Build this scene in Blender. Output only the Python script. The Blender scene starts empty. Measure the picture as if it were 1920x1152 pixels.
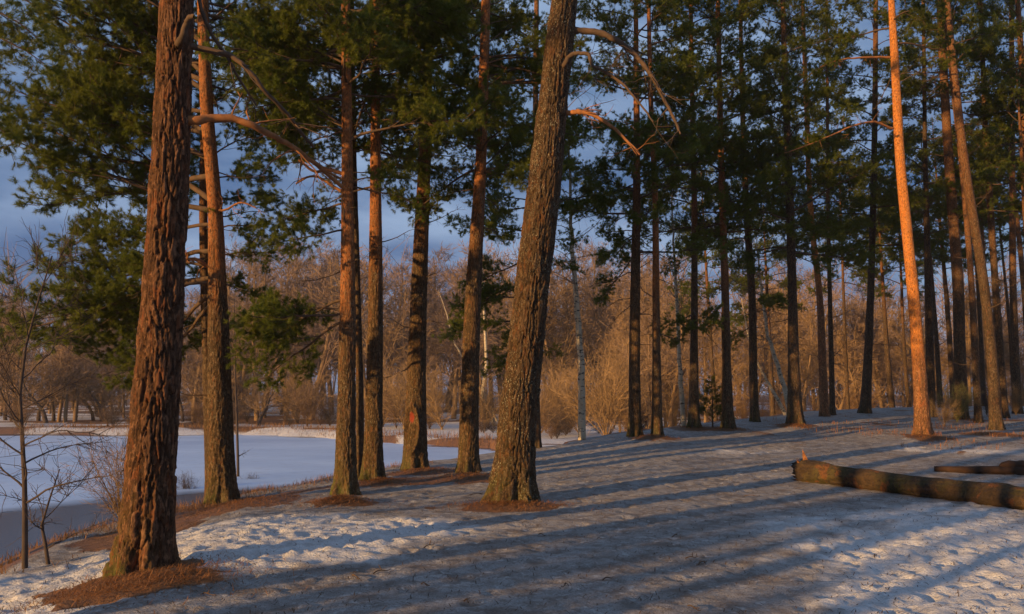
import bpy, math, random
import numpy as np
from mathutils import Matrix, Vector

# ------------------------------------------------------------------ camera, sky, sun, exposure
SC = bpy.context.scene
COL = SC.collection
PITCH = math.radians(6.25)
FPX = 1500.0
CAMZ = 1.7
cam_d = bpy.data.cameras.new('camera'); cam = bpy.data.objects.new('camera', cam_d); COL.objects.link(cam)
cam.location = (0, 0, CAMZ); cam.rotation_euler = (math.pi/2 + PITCH, 0, 0)
cam_d.sensor_width = 36; cam_d.lens = FPX/1920*36; cam_d.clip_start = 0.05; cam_d.clip_end = 3000
SC.camera = cam

SUN_EL = math.radians(9.5)
SUN_AZ = math.radians(229.8)           # clockwise from +Y: behind the camera, to the left
sun_dir = Vector((math.sin(SUN_AZ)*math.cos(SUN_EL), math.cos(SUN_AZ)*math.cos(SUN_EL), math.sin(SUN_EL)))
sl = bpy.data.lights.new('sun', 'SUN'); sun = bpy.data.objects.new('sun', sl); COL.objects.link(sun)
sl.energy = 5.0; sl.angle = math.radians(0.55); sl.color = (1.0, 0.61, 0.23)
sun.rotation_euler = (-sun_dir).to_track_quat('-Z', 'Y').to_euler()
sun.location = (-60, -60, 40)

W = bpy.data.worlds.new('World'); SC.world = W; W.use_nodes = True
nt = W.node_tree; nt.nodes.clear()
def wn(t, **k):
    n = nt.nodes.new(t)
    for a, b in k.items(): setattr(n, a, b)
    return n
out = wn('ShaderNodeOutputWorld'); bg = wn('ShaderNodeBackground')
sky = wn('ShaderNodeTexSky', sky_type='NISHITA'); sky.sun_disc = False
sky.sun_elevation = SUN_EL; sky.sun_rotation = SUN_AZ; sky.altitude = 100; sky.air_density = 1.0; sky.dust_density = 0.4; sky.ozone_density = 3.0
tc = wn('ShaderNodeTexCoord'); mp = wn('ShaderNodeMapping'); mp.inputs['Scale'].default_value = (1.6, 1.6, 5.0)
ns = wn('ShaderNodeTexNoise'); ns.inputs['Scale'].default_value = 1.7; ns.inputs['Detail'].default_value = 6; ns.inputs['Roughness'].default_value = 0.55
cr = wn('ShaderNodeValToRGB'); cr.color_ramp.elements[0].position = 0.12; cr.color_ramp.elements[1].position = 0.42
mx = wn('ShaderNodeMix', data_type='RGBA')
n2_ = wn('ShaderNodeTexNoise'); n2_.inputs['Scale'].default_value = 2.6; n2_.inputs['Detail'].default_value = 5
c2_ = wn('ShaderNodeValToRGB'); c2_.color_ramp.elements[0].position = .34; c2_.color_ramp.elements[1].position = .62
c2_.color_ramp.elements[0].color = (.60, 1.30, 2.75, 1); c2_.color_ramp.elements[1].color = (2.3, 3.3, 5.0, 1)
nt.links.new(mp.outputs[0], n2_.inputs['Vector']); nt.links.new(n2_.outputs['Fac'], c2_.inputs['Fac']); nt.links.new(c2_.outputs['Color'], mx.inputs['B'])
nt.links.new(tc.outputs['Generated'], mp.inputs['Vector']); nt.links.new(mp.outputs[0], ns.inputs['Vector'])
nt.links.new(ns.outputs['Fac'], cr.inputs['Fac']); nt.links.new(cr.outputs['Color'], mx.inputs['Factor'])
nt.links.new(sky.outputs[0], mx.inputs['A']); nt.links.new(mx.outputs['Result'], bg.inputs['Color'])
bg.inputs['Strength'].default_value = 0.09
nt.links.new(bg.outputs[0], out.inputs['Surface'])

SC.view_settings.view_transform = 'Standard'; SC.view_settings.look = 'None'
SC.view_settings.exposure = 0.44; SC.view_settings.gamma = 1.0; SC.view_settings.use_curve_mapping = False
SC.render.engine = 'CYCLES'
SC.cycles.max_bounces = 5; SC.cycles.diffuse_bounces = 3; SC.cycles.glossy_bounces = 2; SC.cycles.transmission_bounces = 3
SC.cycles.transparent_max_bounces = 4
SC.cycles.use_denoising = True

# ------------------------------------------------------------------ maths helpers
RNG = np.random.default_rng(7)
random.seed(11)
def hash2(ix, iy, s=0):
    n = (ix.astype(np.int64)*374761393 + iy.astype(np.int64)*668265263 + s*144269504) & 0x7fffffff
    n = ((n ^ (n >> 13))*1274126177) & 0x7fffffff
    n = ((n ^ (n >> 15))*2246822519) & 0x7fffffff
    return ((n ^ (n >> 16)) & 0xffffff)/float(0xffffff)
def vnoise(x, y, s=0):
    x = np.asarray(x, float); y = np.asarray(y, float)
    ix = np.floor(x); iy = np.floor(y); fx = x-ix; fy = y-iy
    fx = fx*fx*(3-2*fx); fy = fy*fy*(3-2*fy)
    a = hash2(ix, iy, s); b = hash2(ix+1, iy, s); c = hash2(ix, iy+1, s); d = hash2(ix+1, iy+1, s)
    return (a*(1-fx)+b*fx)*(1-fy)+(c*(1-fx)+d*fx)*fy
def fbm(x, y, s=0, o=4):
    v = 0; a = .5; t = 0
    for k in range(o):
        v = v + a*vnoise(x*2**k+17.3*k, y*2**k-9.1*k, s+k*31); t += a; a *= .5
    return v/t
def sstep(x, a, b):
    t = np.clip((x-a)/(b-a), 0, 1); return t*t*(3-2*t)
def ray(px, py):
    c, s = math.cos(PITCH), math.sin(PITCH)
    return np.array([px-960.0, c*FPX - s*(576.0-py), s*FPX + c*(576.0-py)])
def at(px, py, Y):                    # the point of a pixel's ray at ground distance Y
    d = ray(px, py); t = Y/d[1]
    return np.array([d[0]*t, Y, CAMZ+d[2]*t])

# ------------------------------------------------------------------ the lie of the land
EDGE = np.array([(-300,-60),(-60,-14),(-26,-5),(-13,1.5),(-7.3,4.8),(-5.1,7.2),(-5.4,9.4),(-6.2,12.0),(-6.1,13.8),(-5.0,16.2),(-2.9,19.8),
                 (-.4,22.6),(1.8,24.0),(5.0,27.0),(9.2,31),(13.5,36),(25,44),(60,58),(200,90),(900,160)], float)
def edge_sd(x, y):                    # + on the high ground, - down the bank
    best = np.full(np.shape(x), 1e9); sg = np.ones(np.shape(x))
    for (ax, ay), (bx, by) in zip(EDGE[:-1], EDGE[1:]):
        dx, dy = bx-ax, by-ay; L = dx*dx+dy*dy
        t = np.clip(((x-ax)*dx+(y-ay)*dy)/L, 0, 1)
        qx, qy = x-(ax+t*dx), y-(ay+t*dy)
        d = np.hypot(qx, qy); m = d < best-1e-9
        best = np.where(m, d, best); sg = np.where(m, np.where(dx*qy-dy*qx > 0, -1.0, 1.0), sg)
    return best*sg
POND_Z = -1.8
SHX = np.array([-400,-120,-80,-47,-24,-14,-8,-1.4,0.2,1.2,2.0]); SHY = np.array([40,66,71,73,70,64,58,53,45,30,10.])
def pond_in(x, y):                    # metres inside the far shore line, + in the pond
    return np.interp(x, SHX, SHY, right=-60.) - y + 6.0*(fbm(x*.09, y*.09, 5)-.5) + 1.6*(fbm(x*.4, y*.4, 6)-.5)
MOUNDS = []                           # (x, y, rx, ry, height) heaps of needle litter
def z_plain(x, y):
    x = np.asarray(x, float); y = np.asarray(y, float)
    sd = edge_sd(x, y) + .5*(fbm(x*.7, y*.7, 3)-.5)
    yy = np.clip(y-12, 0, 27); ramp = .042*(np.sqrt(yy*yy+4)-2)*sstep(x, -2.0, 4.5)
    up = ramp + .22*(fbm(x*.16, y*.16, 9)-.5)*sstep(np.hypot(x, y), 3, 12)
    up = up - .35*sstep(sd, 2.2, 0.0)*sstep(y, 24, 12)
    inn = pond_in(x, y)
    far = -1.3 + .5*(fbm(x*.05, y*.05, 21)-.5) + .010*np.clip(y-75, 0, 200) + .35*sstep(x, 2, 30)
    far = far + .25*(fbm(x*.4, y*.4, 22)-.5)
    low = far + (-2.35-far)*sstep(inn, -1.6, .6)
    return up + (low-up)*sstep(-sd, 0, np.where(inn > -6, 4.2, 7.0)), sd, inn
def height(x, y):
    z, sd, inn = z_plain(x, y)
    for (mx_, my_, rx, ry, hh) in MOUNDS:
        q = ((x-mx_)/rx)**2+((y-my_)/ry)**2
        z = z + hh*np.exp(-q*1.6)
    return z
def ground_hit(px, py, cap=None):
    d = ray(px, py); Y = np.concatenate([np.arange(2.5, 45, .02), np.arange(45, 260, .2)]); t = Y/d[1]
    X = d[0]*t; Z = CAMZ+d[2]*t; H = z_plain(X, Y)[0]
    b = np.nonzero(Z < H)[0]
    i = b[0] if len(b) else len(Y)-1
    if cap and Y[i] > cap: i = int(np.argmin(np.abs(Y-cap)))
    return np.array([X[i], Y[i], H[i]])

# ------------------------------------------------------------------ mesh helpers
def mesh_np(name, V, F, attrs=None, smooth=False):
    V = np.asarray(V, np.float32); F = np.asarray(F, np.int32); k = F.shape[1]
    m = bpy.data.meshes.new(name)
    m.vertices.add(len(V)); m.vertices.foreach_set('co', V.ravel())
    m.loops.add(F.size); m.loops.foreach_set('vertex_index', F.ravel())
    m.polygons.add(len(F)); m.polygons.foreach_set('loop_start', np.arange(0, F.size, k, dtype=np.int32))
    if smooth: m.polygons.foreach_set('use_smooth', np.ones(len(F), bool))
    for n, a in (attrs or {}).items():
        at_ = m.attributes.new(n, 'FLOAT', 'POINT'); at_.data.foreach_set('value', np.asarray(a, np.float32).ravel())
    m.update(calc_edges=True); m.validate()
    return m
def obj(name, mesh, mat, parent=None, loc=None):
    o = bpy.data.objects.new(name, mesh); COL.objects.link(o)
    if mat and not mesh.materials: mesh.materials.append(mat)
    if parent: o.parent = parent
    if loc is not None: o.location = loc
    return o
def tag(o, label=None, cat=None, group=None, kind=None):
    if label: o['label'] = label
    if cat: o['category'] = cat
    if group: o['group'] = group
    if kind: o['kind'] = kind
    return o
def thing(name, loc, label, cat, group=None):
    o = bpy.data.objects.new(name, None); COL.objects.link(o); o.location = Vector([float(v) for v in loc]); o.empty_display_size = .2
    return tag(o, label, cat, group)
def frames(P):
    T = np.gradient(P, axis=0); T /= np.linalg.norm(T, axis=1)[:, None]+1e-12
    a = np.array([0, 0, 1.]) if abs(T[0][2]) < .9 else np.array([1., 0, 0])
    N = np.cross(T, a); N /= np.linalg.norm(N, axis=1)[:, None]+1e-12
    return T, N, np.cross(T, N)
class MB:                             # collects tubes, ribbons and blades
    def __init__(s): s.V = []; s.T = []; s.n = 0
    def tube(s, P, R, n=5):
        P = np.asarray(P, float); R = np.asarray(R, float); m = len(P)
        T, N, B = frames(P); a = np.arange(n)*2*math.pi/n
        V = P[:, None]+R[:, None, None]*(np.cos(a)[None, :, None]*N[:, None]+np.sin(a)[None, :, None]*B[:, None])
        i = np.arange(m-1)[:, None]*n; j = np.arange(n)[None]; j2 = (j+1) % n
        A = (i+j).ravel(); Bq = (i+j2).ravel(); C = (i+n+j2).ravel(); D = (i+n+j).ravel()
        F = np.concatenate([np.stack([A, Bq, C], 1), np.stack([A, C, D], 1)])
        s.V.append(V.reshape(-1, 3)); s.T.append(F+s.n); s.n += m*n
    def ribbon(s, P, R):
        P = np.asarray(P, float); R = np.asarray(R, float); m = len(P)
        v = np.random.default_rng(s.n+3).normal(size=3)
        T = P[-1]-P[0]; N = np.cross(T, v); N /= np.linalg.norm(N)+1e-9
        V = np.concatenate([P-N*R[:, None], P+N*R[:, None]])
        i = np.arange(m-1)
        F = np.concatenate([np.stack([i, i+1, i+m+1], 1), np.stack([i, i+m+1, i+m], 1)])
        s.V.append(V); s.T.append(F+s.n); s.n += 2*m
    def raw(s, V, F): s.V.append(V); s.T.append(np.asarray(F)+s.n); s.n += len(V)
    def mesh(s, name, smooth=True): return mesh_np(name, np.concatenate(s.V), np.concatenate(s.T), smooth=smooth)
def unit(v): return v/(np.linalg.norm(v)+1e-12)

# ------------------------------------------------------------------ materials
def new_mat(name):
    m = bpy.data.materials.new(name); m.use_nodes = True; m.node_tree.nodes.clear(); return m
class NB:
    def __init__(s, m): s.t = m.node_tree
    def n(s, ty, ins=None, **k):
        nd = s.t.nodes.new(ty)
        for a, b in k.items(): setattr(nd, a, b)
        for a, b in (ins or {}).items():
            if isinstance(b, bpy.types.NodeSocket): s.t.links.new(b, nd.inputs[a])
            else: nd.inputs[a].default_value = b
        return nd
    def mixc(s, f, a, b, bt='MIX'):
        nd = s.n('ShaderNodeMix', data_type='RGBA', blend_type=bt)
        for k, v in (('Factor', f), ('A', a), ('B', b)):
            i = [q for q in nd.inputs if q.name == k and (q.type == 'RGBA' if k != 'Factor' else q.type == 'VALUE')][0]
            if isinstance(v, bpy.types.NodeSocket): s.t.links.new(v, i)
            else: i.default_value = (v if k == 'Factor' else (*v, 1))
        return [q for q in nd.outputs if q.type == 'RGBA'][0]
    def ramp(s, f, lo, hi):
        return s.n('ShaderNodeMapRange', {'Value': f, 'From Min': lo, 'From Max': hi}, clamp=True).outputs[0]
    def math(s, op, a, b=0.0):
        nd = s.n('ShaderNodeMath', {0: a, 1: b}, operation=op); return nd.outputs[0]
    def noise(s, vec, sc, det=4, rough=.55): return s.n('ShaderNodeTexNoise', {'Vector': vec, 'Scale': sc, 'Detail': det, 'Roughness': rough}).outputs['Fac']
    def attr(s, n): return s.n('ShaderNodeAttribute', attribute_name=n).outputs['Fac']
    def mapping(s, vec, sc): return s.n('ShaderNodeMapping', {'Vector': vec, 'Scale': sc}).outputs[0]
    def done(s, color, rough=.8, spec=.3, height=None, dist=.01, strength=1.0, trans=None):
        b = s.n('ShaderNodeBsdfPrincipled', {'Roughness': rough, 'Specular IOR Level': spec})
        if isinstance(color, bpy.types.NodeSocket): s.t.links.new(color, b.inputs['Base Color'])
        else: b.inputs['Base Color'].default_value = (*color, 1)
        if height is not None:
            bp = s.n('ShaderNodeBump', {'Height': height, 'Distance': dist, 'Strength': strength}); s.t.links.new(bp.outputs[0], b.inputs['Normal'])
        sh = b.outputs[0]
        if trans:
            tr = s.n('ShaderNodeBsdfTranslucent')
            if isinstance(color, bpy.types.NodeSocket): s.t.links.new(color, tr.inputs['Color'])
            else: tr.inputs['Color'].default_value = (*color, 1)
            sh = s.n('ShaderNodeMixShader', {0: trans, 1: b.outputs[0], 2: tr.outputs[0]}).outputs[0]
        o = s.n('ShaderNodeOutputMaterial'); s.t.links.new(sh, o.inputs['Surface'])

def bark_mat(name, low, low2, high, lichen=0.0):
    m = new_mat(name); b = NB(m)
    oc = b.n('ShaderNodeTexCoord').outputs['Object']
    n1 = b.noise(b.mapping(oc, (1, 1, .3)), 9, 5); n2 = b.noise(b.mapping(oc, (1, 1, .35)), 45, 4, .7)
    cell = b.attr('cell')
    c = b.mixc(b.ramp(n1, .35, .68), low, low2)
    flk = b.noise(b.mapping(oc, (1, 1, .6)), 22, 3, .6)
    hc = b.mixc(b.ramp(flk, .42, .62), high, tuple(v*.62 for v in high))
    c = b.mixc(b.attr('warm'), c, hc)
    c = b.mixc(b.math('MULTIPLY', b.ramp(cell, .2, 1.0), .4), c, tuple(min(1, v*1.8+.01) for v in low2))
    c = b.mixc(b.ramp(n2, .48, .66), c, tuple(v*.45 for v in low))
    fl_ = b.noise(b.mapping(oc, (1, 1, .45)), 26, 4, .6); fr_ = b.noise(b.mapping(oc, (1, 1, .3)), 14, 4, .6)
    c = b.mixc(b.math('MULTIPLY', b.ramp(fl_, .54, .62), .55), c, tuple(min(1, v*2.3+.02) for v in low2))
    c = b.mixc(b.math('MULTIPLY', b.ramp(fr_, .56, .63), .5), c, (low2[0]*1.9, low2[1]*1.25, low2[2]*.9))
    if lichen:
        li = b.noise(b.mapping(oc, (1, 1, .6)), 60, 2); li2 = b.noise(oc, 3.0, 3)
        f = b.math('MULTIPLY', b.math('MULTIPLY', b.ramp(li, .58, .68), b.ramp(li2, .4, .6)), lichen)
        c = b.mixc(f, c, (.36, .34, .24))
    gr = b.noise(oc, 30, 3)
    c = b.mixc(b.math('MULTIPLY', b.attr('moss'), b.ramp(gr, .3, .6)), c, (.085, .105, .018))
    c = b.mixc(b.attr('paint'), c, (.32, .045, .025))
    b.done(c, .88, .22, b.math('ADD', n2, b.math('MULTIPLY', n1, .6)), .02, .7)
    return m
M = {}
M['bark_red'] = bark_mat('bark_red', (.048, .023, .012), (.108, .048, .021), (.18, .075, .028))
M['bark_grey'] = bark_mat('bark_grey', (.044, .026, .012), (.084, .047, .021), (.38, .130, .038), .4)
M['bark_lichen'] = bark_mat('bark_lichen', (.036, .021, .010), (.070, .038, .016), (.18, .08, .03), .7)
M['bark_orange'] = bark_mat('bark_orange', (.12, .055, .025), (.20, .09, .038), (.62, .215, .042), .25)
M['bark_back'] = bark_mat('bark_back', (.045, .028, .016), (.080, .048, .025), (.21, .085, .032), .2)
def simple(name, ca, cb, sc=6, rough=.85, trans=None, rnd=0.0, bump=.0, det=3):
    m = new_mat(name); b = NB(m); oc = b.n('ShaderNodeTexCoord').outputs['Object']
    n1 = b.noise(oc, sc, det)
    c = b.mixc(b.ramp(n1, .35, .65), ca, cb)
    if rnd:
        r = b.n('ShaderNodeObjectInfo').outputs['Random']
        c = b.mixc(b.math('MULTIPLY', r, rnd), c, tuple(v*.45 for v in ca))
    b.done(c, rough, .2, n1 if bump else None, bump or .01, .8, trans)
    return m
M['needles'] = simple('needles', (.115, .150, .020), (.190, .200, .028), 2.2, .5, .5, .2)
M['limb'] = simple('limb', (.20, .085, .035), (.36, .15, .055), 9, .85, bump=.01)
M['limb_dark'] = simple('limb_dark', (.075, .050, .034), (.125, .075, .045), 9, .85, bump=.01)
M['twig'] = simple('twig', (.10, .062, .042), (.17, .095, .055), 4, .85)
M['bare_brown'] = simple('bare_brown', (.22, .138, .074), (.32, .20, .105), .7, .85, rnd=.45)
M['bare_plum'] = simple('bare_plum', (.215, .140, .096), (.30, .195, .13), .6, .85, rnd=.4)
M['bare_gold'] = simple('bare_gold', (.25, .155, .070), (.33, .205, .10), .8, .85, rnd=.35)
M['bare_dark'] = simple('bare_dark', (.055, .040, .034), (.09, .062, .048), 3, .85)
M['straw'] = simple('straw', (.24, .115, .045), (.36, .19, .075), 3, .8, .15, .3)
M['straw_red'] = simple('straw_red', (.26, .105, .035), (.36, .155, .055), 5, .8, .1)
def birch_mat():
    m = new_mat('birch_bark'); b = NB(m); oc = b.n('ShaderNodeTexCoord').outputs['Object']
    n1 = b.noise(b.mapping(oc, (3, 3, 9)), 2.2, 4, .6); n2 = b.noise(oc, 5, 3)
    c = b.mixc(b.ramp(n2, .3, .7), (.54, .44, .31), (.38, .30, .19))
    c = b.mixc(b.ramp(n1, .56, .62), c, (.045, .038, .032))
    b.done(c, .75, .25, n1, .01, .6); return m
M['birch'] = birch_mat()
def ground_mat():
    m = new_mat('snow_ground'); b = NB(m); g = b.n('ShaderNodeNewGeometry').outputs['Position']
    n1 = b.noise(g, .9, 5, .6); n2 = b.noise(g, 7, 5, .65); n3 = b.noise(g, 38, 4, .7)
    speck = b.noise(g, 70, 3, .6); pat = b.noise(g, 2.4, 6, .7)
    icy = b.mixc(b.ramp(n1, .32, .68), (.30, .272, .248), (.43, .395, .37))
    icy = b.mixc(b.ramp(n2, .45, .72), icy, (.23, .185, .15))
    icy = b.mixc(b.math('MULTIPLY', b.ramp(speck, .55, .62), .8), icy, (.10, .068, .045))
    icy = b.mixc(b.math('MULTIPLY', b.ramp(pat, .49, .60), .7), icy, (.155, .112, .080))
    icy = b.mixc(b.math('MULTIPLY', b.ramp(b.noise(g, 5.5, 6, .75), .57, .63), .6), icy, (.62, .59, .56))
    icy = b.mixc(b.math('MULTIPLY', b.ramp(n3, .62, .72), .7), icy, (.60, .58, .56))
    sn = b.mixc(b.ramp(n2, .35, .75), (.74, .71, .69), (.52, .47, .43))
    sn = b.mixc(b.math('MULTIPLY', b.ramp(speck, .60, .66), .6), sn, (.20, .14, .09))
    c = b.mixc(b.attr('clean'), icy, sn)
    ea = b.mixc(b.ramp(n2, .35, .65), (.16, .076, .034), (.25, .120, .050))
    ea = b.mixc(b.ramp(n3, .5, .7), ea, (.075, .045, .028))
    lit = b.math('ADD', b.attr('litter'), b.math('MULTIPLY', b.math('SUBTRACT', n3, .5), .9))
    c = b.mixc(b.ramp(lit, .42, .58), c, ea)
    hgt = b.math('ADD', b.math('MULTIPLY', n2, .7), b.math('MULTIPLY', n3, .5))
    b.done(c, b.ramp(n1, -.6, 1.2), .35, hgt, .06, .9); return m
M['ground'] = ground_mat()
def ice_mat():
    m = new_mat('pond_ice'); b = NB(m); g = b.n('ShaderNodeNewGeometry').outputs['Position']
    gm = b.mapping(g, (.5, 1.0, 1))
    n1 = b.noise(gm, .22, 5, .6); n2 = b.noise(g, 1.6, 5, .6); wet = b.attr('wet')
    c = b.mixc(b.ramp(n1, .35, .65), (.40, .54, .76), (.56, .70, .90))
    c = b.mixc(b.math('MULTIPLY', b.ramp(n2, .5, .75), .35), c, (.36, .41, .50))
    f = b.ramp(b.math('ADD', wet, b.math('MULTIPLY', b.math('SUBTRACT', n1, .5), .7)), .4, .75)
    c = b.mixc(f, c, (.045, .055, .070))
    bs = b.n('ShaderNodeMapRange', {'Value': f, 'To Min': .42, 'To Max': .22}).outputs[0]
    b.done(c, bs, .5, n2, .01, .15); return m
M['ice'] = ice_mat()
def log_mat():
    m = new_mat('log_bark'); b = NB(m); oc = b.n('ShaderNodeTexCoord').outputs['Object']
    n1 = b.noise(oc, 3.2, 5, .6); n2 = b.noise(oc, 22, 4, .7); n3 = b.noise(oc, 1.5, 3)
    c = b.mixc(b.ramp(n1, .4, .6), (.055, .034, .018), (.125, .072, .032))
    c = b.mixc(b.math('MULTIPLY', b.ramp(n3, .48, .62), .55), c, (.085, .080, .020))
    c = b.mixc(b.math('MULTIPLY', b.ramp(b.noise(b.mapping(oc, (1.3, 1, 1)), 2.6, 4), .55, .60), .8), c, (.20, .075, .028))
    c = b.mixc(b.ramp(n2, .50, .66), c, (.045, .030, .021))
    b.done(c, .85, .25, b.math('ADD', n2, n1), .06, 1.0); return m
M['log'] = log_mat()
M['wood'] = simple('raw_wood', (.36, .15, .05), (.13, .05, .02), 14, .8, bump=.01)
M['log_dark'] = simple('log_dark', (.030, .018, .012), (.065, .034, .020), 6, .88, bump=.02)

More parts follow.
